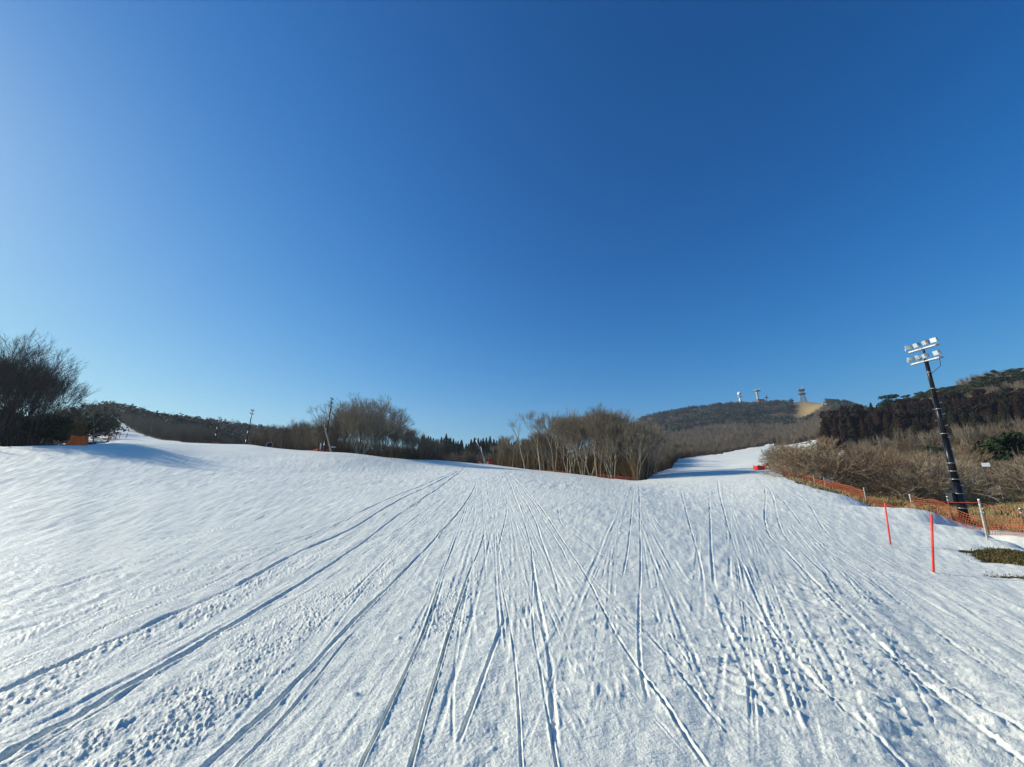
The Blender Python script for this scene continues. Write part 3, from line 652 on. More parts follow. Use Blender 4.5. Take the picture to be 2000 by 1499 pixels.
PALE = [tree_proto('bare_tree', make_tree_meshes(250+i, 10.4, 1.2, stems=2+i, trunk=.3, depth=5, ang=20, fork=2.1, twigs=4, twl=.9, base_ang=15, tw=.02, rad=.13), BARKP, TWIG) for i in range(2)]
BUSH = [tree_proto('evergreen_bush', leafy_meshes(500+i, 'round', 3.0, 3.6, 900, .42), BARKE, GREEN, 'leafy_crown') for i in range(2)]
CONE = [tree_proto('conifer', leafy_meshes(600+i, 'cone', 12, 6.0, 1100, 1.1), BARKE, GREEN, 'leafy_crown') for i in range(2)]
CED = [tree_proto('cedar_tree', leafy_meshes(620+i, 'cone' if i < 3 else 'round', 11, 5.6 if i < 3 else 7, 1300, 1.0), BARKE, CEDAR, 'leafy_crown') for i in range(4)]
PINE = [tree_proto('pine_tree', leafy_meshes(640+i, 'pine', 9, 7.5, 1100, .7), BARKE, PINEG, 'leafy_crown') for i in range(3)]
def tan_at(px, py): return pix_dir(px, py)[1]
def height_for(px, r, ytop):          # height needed for a crown to reach this photo row
    a, t = pix_dir(px, ytop); x, y = r*math.sin(a), r*math.cos(a); return EYE+r*t-gz(x, y)
def top_line(pts, px): return float(np.interp(px, [p[0] for p in pts], [p[1] for p in pts]))

# -- left wood, seen from its shaded side
LT = [(-300, 610), (-120, 640), (0, 672), (40, 682), (80, 712), (110, 735), (125, 750), (140, 776), (160, 800), (180, 820)]
n = 0
for i in range(21):
    px = -60+146*((i+rnd.uniform(.1, .9))/21)**.85; r = 64+rnd.uniform(0, 15); x, y = at(px, r)[:2]
    h = height_for(px, r, top_line(LT, px)+rnd.uniform(-4, 26)); s = max(.25, h/10.8)
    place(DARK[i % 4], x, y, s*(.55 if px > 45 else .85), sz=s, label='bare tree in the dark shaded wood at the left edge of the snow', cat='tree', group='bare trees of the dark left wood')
for i in range(22):
    px = -60+205*(i+rnd.random())/22; r = 68+rnd.uniform(0, 22); x, y = at(px, r)[:2]
    place(BUSH[i % 2], x, y, rnd.uniform(.8, 1.5)*(1 if px < 110 else .7), label='dark evergreen bush beneath the bare trees of the left wood', cat='bush', group='evergreen bushes of the left wood')
x, y = at(181, 84)[:2]; place(TALL[1], x, y, .62, label='thin lone bare tree standing to the right of the dark left wood', cat='tree')
# -- big fan-shaped tree and its neighbours in the mid-left wood
x, y = at(702, 74)[:2]; big = tree_proto('bare_tree', make_tree_meshes(777, 12.4, 1.5, stems=5, trunk=.16, depth=7, fork=2.15, ratio=.84, ang=20, twigs=6, twl=.8, tw=.024, rad=.2, base_ang=26, gnarl=.05), BARK, TWIG)
place(big, x, y, height_for(702, 74, 779)/12.2, label='tallest broad fan-shaped bare tree rising above the mid left wood', cat='tree')
x, y = at(648, 69.5)[:2]; le = tree_proto('bare_tree', make_tree_meshes(780, 8.6, 1, stems=1, trunk=.58, depth=4, fork=2.2, ang=20, twigs=5, twl=.8, rad=.15, gnarl=.03), BARKP, TWIG)
place(le, x, y, .98, rz=0, tilt=(0, math.radians(-20)), label='pale leaning bare trunk beside the floodlight mast left of the big fan tree', cat='tree')
ML = [(480, 850), (500, 832), (530, 828), (560, 826), (590, 816), (620, 822), (640, 835), (660, 806), (700, 800), (740, 806), (760, 822), (780, 826), (800, 838), (830, 848), (850, 862)]
for i in range(88):
    px = 484+372*(i+rnd.random())/88; near = float(np.interp(px, [480, 640, 830, 870], [97, 74, 89, 93]))
    r = near+rnd.uniform(0, 30)*rnd.random()+1; x, y = at(px, r)[:2]; h = height_for(px, r, top_line(ML, px)+rnd.uniform(-3, 16))
    pr = (TALL+FAN)[rnd.randrange(9)]
    place(pr, x, y, max(.35, h/11), label='bare tree in the mid left wood between the crest and the far ridge', cat='tree', group='bare trees of the mid left wood')
# -- central wood
CT = [(960, 878), (975, 850), (1000, 850), (1040, 845), (1080, 838), (1100, 812), (1130, 806), (1160, 802), (1200, 803), (1225, 812), (1250, 822), (1275, 828), (1300, 850), (1340, 858)]
x, y = at(1026, 86)[:2]; lc = tree_proto('bare_tree', make_tree_meshes(790, 9.6, 1, stems=1, trunk=.55, depth=4, fork=2.2, ang=18, twigs=5, twl=.9, rad=.15, gnarl=.03), BARKP, TWIG)
place(lc, x, y, height_for(1010, 86, 818)/9, rz=0, tilt=(0, math.radians(-13)), label='pale leaning bare tree at the left end of the central wood', cat='tree')
for px, r, yt, lab in ((1056, 82, 804, 'slim tall bare tree just right of the pale leaning tree in the central wood'), (1082, 80, 812, 'thin upright bare tree standing between the slim tall tree and the round crowned clump')):
    x, y = at(px, r)[:2]; place(TALL[3 if px > 1060 else 5], x, y, height_for(px, r, yt)/10.5, label=lab, cat='tree')
nc = 0
for i in range(96):
    px = 966+350*(i+rnd.random())/96; near = float(np.interp(px, [960, 1000, 1100, 1240, 1262, 1275, 1310, 1325, 1345], [103, 92, 78, 65.5, 69, 92, 121, 190, 212]))
    r = near+rnd.uniform(0, 20)*rnd.random()**1.5+.5; x, y = at(px, r)[:2]; h = height_for(px, r, top_line(CT, px)+rnd.uniform(-2, 14)*(1+.5*(px < 1090)))
    pr = (FAN+TALL)[rnd.randrange(9)] if px > 1090 else TALL[rnd.randrange(6)]
    if r < near+5 and rnd.random() < .5 and px > 1060: pr = PALE[rnd.randrange(2)]
    if px > 1278:
        h *= .8
        if rnd.random() < .5: continue
    place(pr, x, y, max(.3, h/10.8), label='bare tree in the central wood that splits the two ski runs', cat='tree', group='bare trees of the central wood')
# -- trees to the right of the run and on the near hillside
RT = [(1504, 868), (1540, 862), (1580, 856), (1620, 848), (1660, 842), (1700, 838), (1740, 850), (1800, 858), (1850, 862), (1900, 880), (1960, 890), (2040, 900)]
for i in range(48):
    px = 1509+540*((i+rnd.random())/48)**1.15
    lo, hi = (np.interp(px, [1500, 1540, 1620, 1700, 1800, 2000], [112, 78, 58, 54, 54, 62]), np.interp(px, [1500, 1620, 1800, 2000], [140, 110, 105, 110]))
    r = lo+(hi-lo)*rnd.random(); x, y = at(px, r)[:2]
    if 1915 < px < 1975 and r < 90: continue
    s = rnd.uniform(.8, 1.15)
    if px < 1700 and r < lo+18: s = min(s, max(.4, height_for(px, r, top_line(RT, px)+rnd.uniform(0, 25))/6.6))
    elif px >= 1700: s *= .82
    place(BROAD[rnd.randrange(4)], x, y, s, label='brown spreading bare tree on the low ground right of the ski run', cat='tree', group='spreading bare trees on the right')
for px, r in ((1513, 92), (1558, 80), (1548, 88)):
    x, y = at(px, r)[:2]
    lab = {1513: 'dark twiggy bare tree beside the red crash mat at the far end of the net', 1558: 'round dark evergreen bush between tree trunks behind the far end of the net', 1548: 'dark bare tree overhanging the far end of the orange net'}[px]
    if px == 1558: place(BUSH[0], x, y, .62, label=lab, cat='bush')
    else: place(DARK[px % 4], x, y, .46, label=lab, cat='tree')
# -- dark conifers closing the valley, cedars and pines on the right ridge
CF = [(826, 852), (850, 850), (870, 848), (890, 853), (905, 858), (930, 857), (950, 853), (965, 855), (1000, 862), (1050, 852), (1100, 850)]
for i in range(60):
    px = 824+280*(i+rnd.random())/60; r = rnd.uniform(190, 240); x, y = at(px, r)[:2]; h = height_for(px, r, top_line(CF, px)+rnd.uniform(-2, 10))
    place(CONE[i % 2], x, y, max(.4, h/12), label='dark pointed conifer in the stand closing the valley at the centre', cat='tree', group='dark conifers closing the valley')
for i in range(36):
    px = 826+150*(i+rnd.random())/36; r = rnd.uniform(165, 188); x, y = at(px, r)[:2]; h = height_for(px, r, 868+rnd.uniform(0, 14)+(8 if px > 900 else 0))
    place(CONE[i % 2], x, y, max(.25, h/12), label='dark pointed conifer in the stand closing the valley at the centre', cat='tree', group='dark conifers closing the valley')
CE = [(1600, 800), (1625, 792), (1660, 791), (1700, 789), (1750, 783), (1800, 778), (1850, 768), (1900, 762), (1950, 757), (2000, 752), (2100, 745)]
for i in range(150):
    px = 1603+470*(i+rnd.random())/150; row = rnd.random(); r = 205+row*60; x, y = at(px, r)[:2]
    yb = float(np.interp(px, [1600, 1700, 1800, 1900, 2000], [832, 826, 820, 815, 806]))
    h = height_for(px, r, top_line(CE, px)+row*-2+(1-row)*24+rnd.uniform(-2, 6))
    if h < 1.5: continue
    h = min(h, 17); place(CED[rnd.randrange(4)], x, y, h/11*rnd.uniform(.85, 1.1), sz=h/11, label='reddish brown winter cedar in the dark band along the right ridge', cat='tree', group='reddish cedars on the right ridge')
for px, r, h in ((1790, 200, 9), (1782, 196, 8), (1798, 203, 8)):
    x, y = at(px, r)[:2]; place(CED[0], x, y, h/11, label='reddish brown cedar jutting below the dark band above the mast shoulder', cat='tree', group='cedars jutting below the dark band')
for i in range(84):
    px = 1625+460*(i+rnd.random())/84; r = rnd.uniform(300, 370); x, y = at(px, r)[:2]
    s = rnd.uniform(.45, .8); 
    if px < 1740: s *= .8
    place(PINE[i % 3], x, y, s, label='dark green pine on the skyline behind the cedar band', cat='tree', group='pines on the right skyline')
x, y = at(1748, 300)[:2]; place(PINE[0], x, y, height_for(1748, 300, 769)/8.6, label='large round crowned pine standing above the cedar band', cat='tree')
x, y = at(1843, 300)[:2]; place(PINE[1], x, y, height_for(1843, 300, 757)/8.6, label='dark pine on the skyline just right of the tall floodlight mast', cat='tree')
for px, r, s in ((1835, 120, .55), (1812, 126, .5), (1990, 100, .8), (1965, 108, .7), (2020, 96, .9), (2050, 100, .9)):
    x, y = at(px, r)[:2]
    place(PINE[rnd.randrange(3)], x, y, s, label='low green pine behind the floodlight mast' if px < 1900 else 'green pine at the right edge behind the white board', cat='tree', group='low pines behind the mast' if px < 1900 else 'green pines at the right edge')

# ------------------------------------------------------------------ masses nobody could count
def norm(v): return v/np.maximum(np.linalg.norm(v, axis=-1, keepdims=True), 1e-6)
def stem_mass(name, P, H, W, n, width, material, label, cat, seed, up=.5):
    rn = np.random.RandomState(seed); T = len(P)
    b = P[:, None, :]+np.stack([rn.normal(0, .06, (T, n)), rn.normal(0, .06, (T, n)), rn.uniform(0, up, (T, n))*1.0], -1)*H[:, None, None]*np.array([1, 1, 1])
    a = rn.rand(T, n)*2*np.pi; q = np.sqrt(rn.rand(T, n)); tz = rn.uniform(.45, 1, (T, n))
    rr = W[:, None]*.5*q*np.sqrt(np.clip(1-(np.maximum(tz-.55, 0)/.5)**2, .05, 1))
    e = P[:, None, :]+np.stack([rr*np.cos(a), rr*np.sin(a), tz*H[:, None]], -1)
    d = e-b; s = norm(np.cross(d, rn.normal(0, 1, d.shape)))*width*.5*(H[:, None, None]/8)
    m = (b+e)*.5+rn.normal(0, .03, d.shape)*H[:, None, None]
    V = np.stack([b-s, b+s, m+s*.8, m-s*.8, e+s*.25, e-s*.25], 2).reshape(-1, 3)
    k = np.arange(T*n)*6; F = np.stack([np.stack([k, k+1, k+2, k+3], 1), np.stack([k+3, k+2, k+4, k+5], 1)], 1).reshape(-1, 4)
    tint = np.repeat(np.clip(rn.rand(T)*.75+.12, 0, 1), n*2)+rn.uniform(-.12, .12, T*n*2)
    return tag(np_mesh(name, V, F, material, False, {'tint': ('FACE', np.clip(tint, 0, 1))}), label, cat, kind='stuff')
def leaf_mass(name, P, H, W, n, size, material, label, cat, seed):
    rn = np.random.RandomState(seed); T = len(P)
    v = norm(rn.normal(0, 1, (T, n, 3)))*(rn.rand(T, n, 1)**.33); lump = 1+.3*rn.normal(0, 1, (T, n, 1))*.5
    c = P[:, None, :]+v*lump*np.stack([W*.5, W*.5, H*.42], -1)[:, None, :]+np.array([0, 0, 1])*H[:, None, None]*.55
    nr = norm(v+rn.normal(0, .5, v.shape)+np.array([0, 0, .3])); u = norm(np.cross(nr, rn.normal(0, 1, nr.shape))); w_ = np.cross(nr, u); s = size*rn.uniform(.6, 1.2, (T, n, 1))*(H[:, None, None]/8)
    V = np.stack([c-u*s*.5, c-w_*s*.35, c+u*s*.5, c+w_*s*.35], 2).reshape(-1, 3); k = np.arange(T*n)*4
    tint = np.repeat(rn.rand(T), n)*.8+rn.uniform(0, .2, T*n)
    return tag(np_mesh(name, V, np.stack([k, k+1, k+2, k+3], 1), material, False, {'tint': ('FACE', tint)}), label, cat, kind='stuff')
def scatter(n, pr, rr, keep=None, seed=1, logr=True):
    rn = np.random.RandomState(seed); px = rn.uniform(pr[0], pr[1], n); r0 = np.array([rr[0](p) if callable(rr[0]) else rr[0] for p in px]); r1 = np.array([rr[1](p) if callable(rr[1]) else rr[1] for p in px])
    r = np.sqrt(r0**2+(r1**2-r0**2)*rn.rand(n)) if not logr else r0*(r1/r0)**rn.rand(n)
    az = np.arctan((px-1000)/758./kfar(r)); x, y = r*np.sin(az), r*np.cos(az)
    k = (snow_mask(x, y) < -.3)
    if keep is not None: k &= keep(px, r, x, y)
    x, y = x[k], y[k]; return np.stack([x, y, ground_z(x, y)-.1], 1)
I = lambda xs, ys: (lambda p: float(np.interp(p, xs, ys)))
def hr(P, a, b, s): return np.random.RandomState(s).uniform(a, b, len(P))
# undergrowth in the woods
P = scatter(2300, (955, 1345), (I([960, 1000, 1100, 1240, 1262, 1275, 1310, 1325, 1345], [104, 93, 79, 66, 71, 94, 122, 192, 214]), I([960, 1240, 1345], [135, 100, 200])), seed=2)
stem_mass('undergrowth', P, hr(P, 1.5, 5.5, 1), hr(P, 1.2, 2.6, 2), 42, .05, F_BRUSH, 'tangled brown undergrowth filling the foot of the central wood', 'undergrowth', 3)
P = scatter(2300, (484, 870), (I([480, 640, 830, 870], [98, 74, 90, 95]), I([480, 640, 870], [150, 115, 140])), seed=4)
stem_mass('undergrowth', P, hr(P, 1.5, 5.0, 3), hr(P, 1.2, 2.8, 4), 42, .05, F_BRUSH, 'brown brush filling the foot of the mid left wood', 'undergrowth', 5)
P = scatter(260, (-60, 140), (72, 92), seed=6)
stem_mass('undergrowth', P, hr(P, 1.2, 4.5, 5), hr(P, 1.2, 2.6, 6), 50, .06, F_BRUSH, 'dark brush in the shade of the left wood', 'undergrowth', 7)
# shrubs on the right-hand hillside
shr = scatter(2200, (1530, 3300), (I([1530, 1560, 1620, 1774, 2000, 2150], [70, 66, 62, 60, 62, 62]), 215), lambda p, r, x, y: (perlin(x/9, y/9, 120) > -.12-.25*(r > 95)) & ~((p > 1918) & (p < 1985) & (r < 74)), seed=8)
stem_mass('hillside_shrubs', shr, hr(shr, .9, 2.5, 7), hr(shr, 2.0, 5.0, 8), 80, .045, F_SHRUB, 'grey brown leafless shrubs covering the slope right of the run', 'shrubs', 9, up=.3)
P = scatter(600, (1600, 3300), (52, 200), lambda p, r, x, y: perlin(x/14, y/14, 121) > .25, seed=10)
leaf_mass('low_bamboo', P, hr(P, 1.0, 2.6, 9), hr(P, 2, 4.5, 10), 80, .55, rand_mat('bamboo_grass', (.03, .04, .012), (.07, .075, .022), (.11, .10, .035), 'tint'), 'olive green low bamboo patches on the right-hand slope', 'ground cover', 11)
# bare woods along the upper run and below the summit
P = scatter(3600, (1262, 1530), (I([1262, 1275, 1310, 1325, 1345, 1400, 1450, 1490, 1505, 1530], [80, 108, 135, 200, 222, 256, 324, 390, 400, 330]), 680), lambda p, r, x, y: (perlin(x/35, y/20, 92) < .18) | (r < 520), seed=12)
re_ = np.hypot(P[:, 0], P[:, 1])/np.interp(np.arctan2(P[:, 0], P[:, 1]), EA, ER)
stem_mass('bare_woods', P, hr(P, 5, 9, 11)*np.interp(re_, [1.05, 1.35], [.42, 1]), hr(P, 4, 7, 12), 46, .11, F_BROWN, 'grey brown leafless woods covering the slope beyond the upper ski run', 'woods', 13)
P = scatter(1500, (1530, 1640), (330, 700), seed=14)
stem_mass('bare_woods', P, hr(P, 4, 8, 13), hr(P, 4, 7, 14), 46, .11, F_BROWN, 'reddish grey leafless woods between the summit meadow and the cedar band', 'woods', 15)
P = scatter(2600, (1640, 3600), (175, 330), seed=16)
stem_mass('bare_woods', P, hr(P, 3, 6, 15), hr(P, 3, 6, 16), 46, .10, F_BROWN, 'leafless woods on the slope below and behind the cedar band', 'woods', 17)
P = scatter(260, (1880, 2150), (300, 480), seed=31)
stem_mass('bare_woods', P, hr(P, 3, 6, 51), hr(P, 3, 6, 52), 40, .12, F_BROWN, 'pale leafless thicket near the top of the right ridge', 'woods', 32)
# evergreens on the summit and on the far left ridge
P = scatter(1500, (1245, 1580), (640, 1010), lambda p, r, x, y: (perlin(x/35, y/20, 92) < .16) & ((p < 1545) | (r < 690)), seed=18)
leaf_mass('evergreen_woods', P, hr(P, 5, 10, 17), hr(P, 8, 15, 18), 60, 2.6, F_GREEN, 'dark evergreen scrub covering the summit hill below the masts', 'woods', 19)
P = scatter(260, (1612, 1720), (560, 940), seed=41)
leaf_mass('evergreen_woods', P, hr(P, 4, 8, 61), hr(P, 7, 12, 62), 60, 2.4, F_GREEN, 'dark scrub on the skyline right of the straw coloured summit', 'woods', 42)
P = scatter(1100, (196, 600), (I([196, 230, 300, 400, 480, 600], [300, 255, 215, 200, 220, 240]), 400), seed=20)
leaf_mass('evergreen_woods', P, hr(P, 4.5, 8, 19), hr(P, 5, 9, 20), 60, 1.7, F_GREEN, 'dull green evergreens along the far left ridge', 'woods', 21)
P = scatter(2400, (240, 860), (I([240, 270, 300, 350, 400, 480, 640, 860], [245, 175, 134, 112, 105, 120, 140, 150]), 330), seed=22)
stem_mass('bare_woods', P, hr(P, 3.2, 5.6, 21)*np.interp(np.hypot(P[:, 0], P[:, 1]), [100, 200], [.75, 1.15]), hr(P, 3, 5.5, 22), 46, .09, F_BROWN, 'grey brown leafless woods on the low slope below the far left ridge', 'woods', 23)
P = scatter(420, (60, 214), (95, 330), lambda p, r, x, y: perlin(x/9, y/9, 41) < -.05, seed=24)
leaf_mass('evergreen_woods', P, hr(P, 3, 7, 23), hr(P, 3, 6, 24), 90, 1.0, F_GREEN, 'dark trees on the snowy slope behind the left wood', 'woods', 25)
P = scatter(700, (840, 1000), (112, 190), seed=26)
stem_mass('bare_woods', P, hr(P, 3, 6.2, 25), hr(P, 3, 5.5, 26), 46, .08, F_BROWN, 'dim grey leafless thicket in front of the dark conifers at the centre', 'woods', 27)
# dry grass
def grass_mass(name, P, n, h, label, seed, matl=F_GRASS):
    rn = np.random.RandomState(seed); T = len(P); b = P[:, None, :]+np.concatenate([rn.normal(0, .16, (T, n, 2)), np.zeros((T, n, 1))], -1)
    e = b+np.concatenate([rn.normal(0, .35, (T, n, 2)), rn.uniform(.5, 1.2, (T, n, 1))], -1)*h; s = norm(np.cross(e-b, rn.normal(0, 1, b.shape)))*.012*(1+np.hypot(P[:, 0], P[:, 1])[:, None, None]/30)
    V = np.stack([b-s, b+s, e+s*.2, e-s*.2], 2).reshape(-1, 3); k = np.arange(T*n)*4
    return tag(np_mesh(name, V, np.stack([k, k+1, k+2, k+3], 1), matl, False, {'tint': ('FACE', np.clip(np.repeat(rn.rand(T), n)*.7+rn.rand(T*n)*.3, 0, 1))}), label, 'grass', kind='stuff')
P = scatter(14000, (1535, 2700), (26, 78), lambda p, r, x, y: perlin(x/5, y/5, 130) > -.25, seed=28)
grass_mass('dry_grass', P, 14, .42, 'straw coloured dry grass on the low ground behind the orange net', 29)
P = scatter(4200, (1840, 2300), (12.5, 20), seed=30, logr=False); P[:, 2] += .06
grass_mass('short_grass', P, 26, .07, 'short dull grass on the bare bank poking through the snow at the right', 33, rand_mat('bank_grass', (.035, .032, .012), (.09, .075, .028), (.22, .17, .08), 'tint'))

# ------------------------------------------------------------------ floodlight masts
def floodlight(parent, p, aim, k=1.0):
    f = empty('floodlight', (0, 0, 0)); 
    d = Vector(aim).normalized(); rot = d.to_track_quat('X', 'Z').to_matrix(); c = Vector(p)+Vector((0, 0, .30*k))
    h = MB(); h.box(c-d*.02*k, (.20*k, .46*k, .40*k), rot, 1.0); h.box(c-d*.17*k, (.10*k, .30*k, .26*k), rot)
    for s in (-1, 0, 1): h.box(c-d*.13*k+rot @ Vector((0, s*.12*k, 0)), (.09*k, .02*k, .34*k), rot)
    o = h.build('floodlight', LAMPB, parent); bpy.data.objects.remove(f)
    MB().box(c+d*.095*k, (.02*k, .41*k, .35*k), rot).build('glass', LAMPG, o)
    b = MB(); q = rot @ Vector((0, 1, 0)); 
    for s in (-1, 1): b.tube([Vector(p), Vector(p)+q*s*.26*k, c+q*s*.26*k], .018*k, 4)
    b.build('bracket', GALV, o)
    return o
def mast(x, y, H, label, group, full=True, lean=(0, 0), r0=.19):
    t = empty('floodlight_mast', (x, y, gz(x, y)-.1)); tag(t, label, 'light mast', group); t.rotation_euler = (lean[0], lean[1], 0)
    p = MB(); hs = [0, H*.25, H*.5, H*.75, H]
    for i in range(4): p.tube([(0, 0, hs[i]), (0, 0, hs[i+1])], [r0*(1-.16*i), r0*(1-.16*(i+1))+.012], 14)
    p.build('pole', BLACKM, t, True)
    for z in ([.9, 1.6, 2.3, 2.7, 3.1, 4.6, 5.9, 7.0, H-.75] if full else [H-.7]):
        rr = r0*(1-.64*z/H)+.02; MB().lathe([(rr-.015, z-.016), (rr+.006, z-.014), (rr+.006, z+.014), (rr-.015, z+.016)], 14).build('clamp_band', GALV, t, True)
    if full:
        c = MB(); c.tube([(-r0-.03, -.0, 0), (-r0*.36-.03, 0, H*.9)], .014, 5); c.build('conduit', DARKG, t)
        for k in range(22):
            z = 2.0+k*.3; s = 1 if k % 2 else -1; rr = r0*(1-.64*z/H); MB().tube([(0, s*rr, z), (0, s*(rr+.14), z), (0, s*(rr+.14), z+.05)], .009, 4).build('climbing_step', GALV, t)
        fb = MB(); fb.tube([(-.1, -.75, H-.05), (0, -.62, H-.55), (0, -.12, H-.85)], .016, 4); fb.build('cable', DARKG, t)
        j = MB().box((-r0-.12, .1, 1.4), (.18, .3, .45)); j.build('switch_box', DARKG, t)
    for row, z in enumerate((H-.12, H+.58)):
        a = MB(); L = (.78 if row == 0 else .74) if full else .5
        a.box((-.06, 0, z), (.06, 2*L, .07)); a.box((.06, 0, z), (.06, 2*L, .07)); 
        for s in (-L, 0, L): a.box((0, s*.97, z), (.18, .05, .05))
        a.build('crossarm', GALV if full else BLACKM, t)
    MB().tube([(0, 0, H), (0, 0, H+.66)], .05, 8).build('mast_head', BLACKM, t)
    spots = [(H-.08, -.82, (-1, .1, -.25)), (H-.08, -.05, (-1, .5, -.3)), (H-.08, .42, (-.6, 1, -.35)), (H-.08, .9, (-.2, -1, -.3)), (H+.62, -.85, (-1, -.15, -.2)), (H+.62, -.28, (-1, .3, -.25)), (H+.62, .32, (-1, .2, -.3)), (H+.62, .86, (-.5, -1, -.25))]
    if not full: spots = [(H-.08, -.6, (1, -.3, -.3)), (H-.08, .6, (1, .2, -.3)), (H+.62, -.4, (1, 0, -.3)), (H+.62, .5, (-1, .3, -.2))]
    for z, yy, aim in spots: floodlight(t, (-.06, yy*(.77 if full else .7), z+.04), aim, .62 if full else .40)
    return t
a_, t_ = pix_dir(1885, 1018); X0, Y0 = 30*math.sin(a_), 30*math.cos(a_)
t_top = pix_dir(1803, 706)[1]; Hm = EYE+30*t_top-gz(X0, Y0)+.2
mast(X0, Y0, Hm, 'tall dark floodlight mast with eight lamps behind the orange net', None)
for px, r, yt, lab in ((632, 71, 784, 'floodlight mast beside the big fan tree, its lamp cluster clear of the branches'), (479, 93, 806, 'dark floodlight mast standing alone at the left end of the mid left wood'), (418, 118, 818, 'farthest small floodlight mast on the left, before the low ridge')):
    x, y = at(px, r)[:2]; m = mast(x, y, height_for(px, r, yt), lab, 'floodlight masts along the left run', full=False, r0=.17, lean=(0, math.radians(3)))
# ------------------------------------------------------------------ slalom poles, fence posts, nets
def slalom(pxb, pyb, pxt, pyt, L, label):
    x, y = pick(pxb, pyb); z = gz(x, y); a, t = pix_dir(pxt, pyt); r = math.hypot(x, y)
    top = Vector((r*math.sin(a), r*math.cos(a), EYE+r*t)); base = Vector((x, y, z)); d = top-base
    o = empty('marker_pole', base); tag(o, label, 'pole', 'red marker poles')
    MB().tube([(-d*.06), d*.5, d], .021, 10).build('shaft', REDP, o, True)
    MB().tube([d*.995, d*1.012], [.022, .012], 10).build('cap', REDP, o)
    MB().tube([d*-.02, d*.03], [.03, .024], 10).build('socket', DARKG, o)
slalom(1740, 1068, 1728, 984, 1.2, 'thinner farther red marker pole stuck in the snow left of the mast')
slalom(1823, 1121, 1819, 1006, 1.2, 'nearest red marker pole in the snow, right of the thinner one')
def post(x, y, h, label, group, lean=(0, 0), r=.035, m=WOODP, name='fence_post'):
    o = empty(name, (x, y, gz(x, y))); tag(o, label, 'post', group); o.rotation_euler = (lean[0], lean[1], 0)
    MB().tube([(0, 0, -.3), (0, 0, h)], r, 8).build('shaft', m, o); MB().tube([(0, 0, h), (0, 0, h+.03)], [r*1.25, r], 8).build('cap', WHITE, o)
    MB().tube([(0, 0, h*.86), (0, 0, h*.9)], r*1.3, 8).build('hook_ring', GALV, o); return o
RP = [(1515, 88), (1545, 72), (1562, 64), (1592, 57), (1612, 53), (1687, 42), (1776, 31.5)]
RPW = [at(px, r)[:2] for px, r in RP]
labs = ['fence post next to the red crash mat', 'second fence post from the red crash mat', 'fence post at the left tip of the bare brown strip', 'fence post between the brown strip tip and the white flag', 'pale fence post carrying the white flag', 'fence post between the flagged post and the red marker poles', 'pale fence post on the crest between the two red marker poles']
for (x, y), lb in zip(RPW, labs): post(x, y, 1.25, lb, 'fence posts of the right net')
nx, ny = pick(1930, 1061); post(nx, ny, 1.28, 'nearest grey fence post standing at the edge of the bare bank', 'fence posts of the right net', lean=(0, math.radians(2)), r=.025)
def net(pts, h, m, label, cell=.11, strand=.024, sag=.08, cat='net', name='safety_net', base=.05, group=None):
    # woven fence of real strands hung between the given points
    P = [Vector((x, y, gz(x, y))) for x, y in pts]; rn = random.Random(int(abs(P[0].x)*7)); S = []
    for a, b in zip(P[:-1], P[1:]):
        n = max(2, int((b-a).length/cell))
        for i in range(n): S.append((a.lerp(b, i/n), i/n))
    S.append((P[-1], 1)); rows = max(3, int(h/cell)); V = []; F = []
    G = []
    for i, (p, t) in enumerate(S):
        g = gz(p.x, p.y); sg = sag*math.sin(math.pi*t); col = []
        for j in range(rows+1):
            u = j/rows; col.append(Vector((p.x+.06*math.sin(i*.31+j*.4), p.y+.06*math.cos(i*.23+j*.5), g+base+(h-base-sg)*u)))
        G.append(col)
    def strip(a, b, nrm):
        w_ = nrm*strand*.5; k = len(V); V.extend([a-w_, a+w_, b+w_, b-w_]); F.append((k, k+1, k+2, k+3))
    for i in range(len(G)-1):
        for j in range(rows+1):
            strip(G[i][j], G[i+1][j], Vector((0, 0, 1))*(1.6 if j in (0, rows) else 1))
        for j in range(rows):
            d = (G[i+1][j]-G[i][j]); d.z = 0; d = d.normalized() if d.length else Vector((1, 0, 0)); strip(G[i][j], G[i][j+1], d)
    me = bpy.data.meshes.new(name); me.from_pydata([tuple(v) for v in V], [], F); me.materials.append(m); me.update()
    o = link(bpy.data.objects.new(name, me)); return tag(o, label, cat, group)
net([at(1499, 93)[:2]]+RPW[:6], 1.0, NETO, 'long orange net running from the red crash mat past the white flag', cell=.16, strand=.045)
far = [at(1690, 42)[:2], at(1778, 31)[:2], at(1850, 28.6)[:2], at(1915, 27)[:2], at(1990, 25.5)[:2], at(2090, 24.5)[:2], at(2240, 23.5)[:2]]
net(far, .78, NETO, 'dark orange net in front of the foot of the floodlight mast', cell=.11, strand=.022, sag=.06)
for (x, y), lb in zip(far[2:6], ('far fence post left of the mast foot holding the dark orange net', 'far fence post right of the mast foot holding the dark orange net', 'farther weathered fence post at the right edge of the photo', 'far fence post beyond the right edge')): post(x, y, 1.15, lb, 'far posts of the dark orange net', r=.028, m=BROWNW)
# rope strung over the near post
def rope(a, b, label, sag=.12):
    pts = [a.lerp(b, i/12)-Vector((0, 0, sag*math.sin(math.pi*i/12))) for i in range(13)]
    tag(MB().tube(pts, .009, 5).build('rope', NETR), label, 'rope')
A = Vector((*RPW[6], gz(*RPW[6])+1.2)); B = Vector((nx, ny, gz(nx, ny)+1.2)); c_ = at(2200, 16)[:2]
rope(A, B, 'red rope from the crest post to the nearest grey post'); rope(B, Vector((c_[0], c_[1], gz(*c_)+1.1)), 'red rope leaving the nearest grey post towards the right edge')
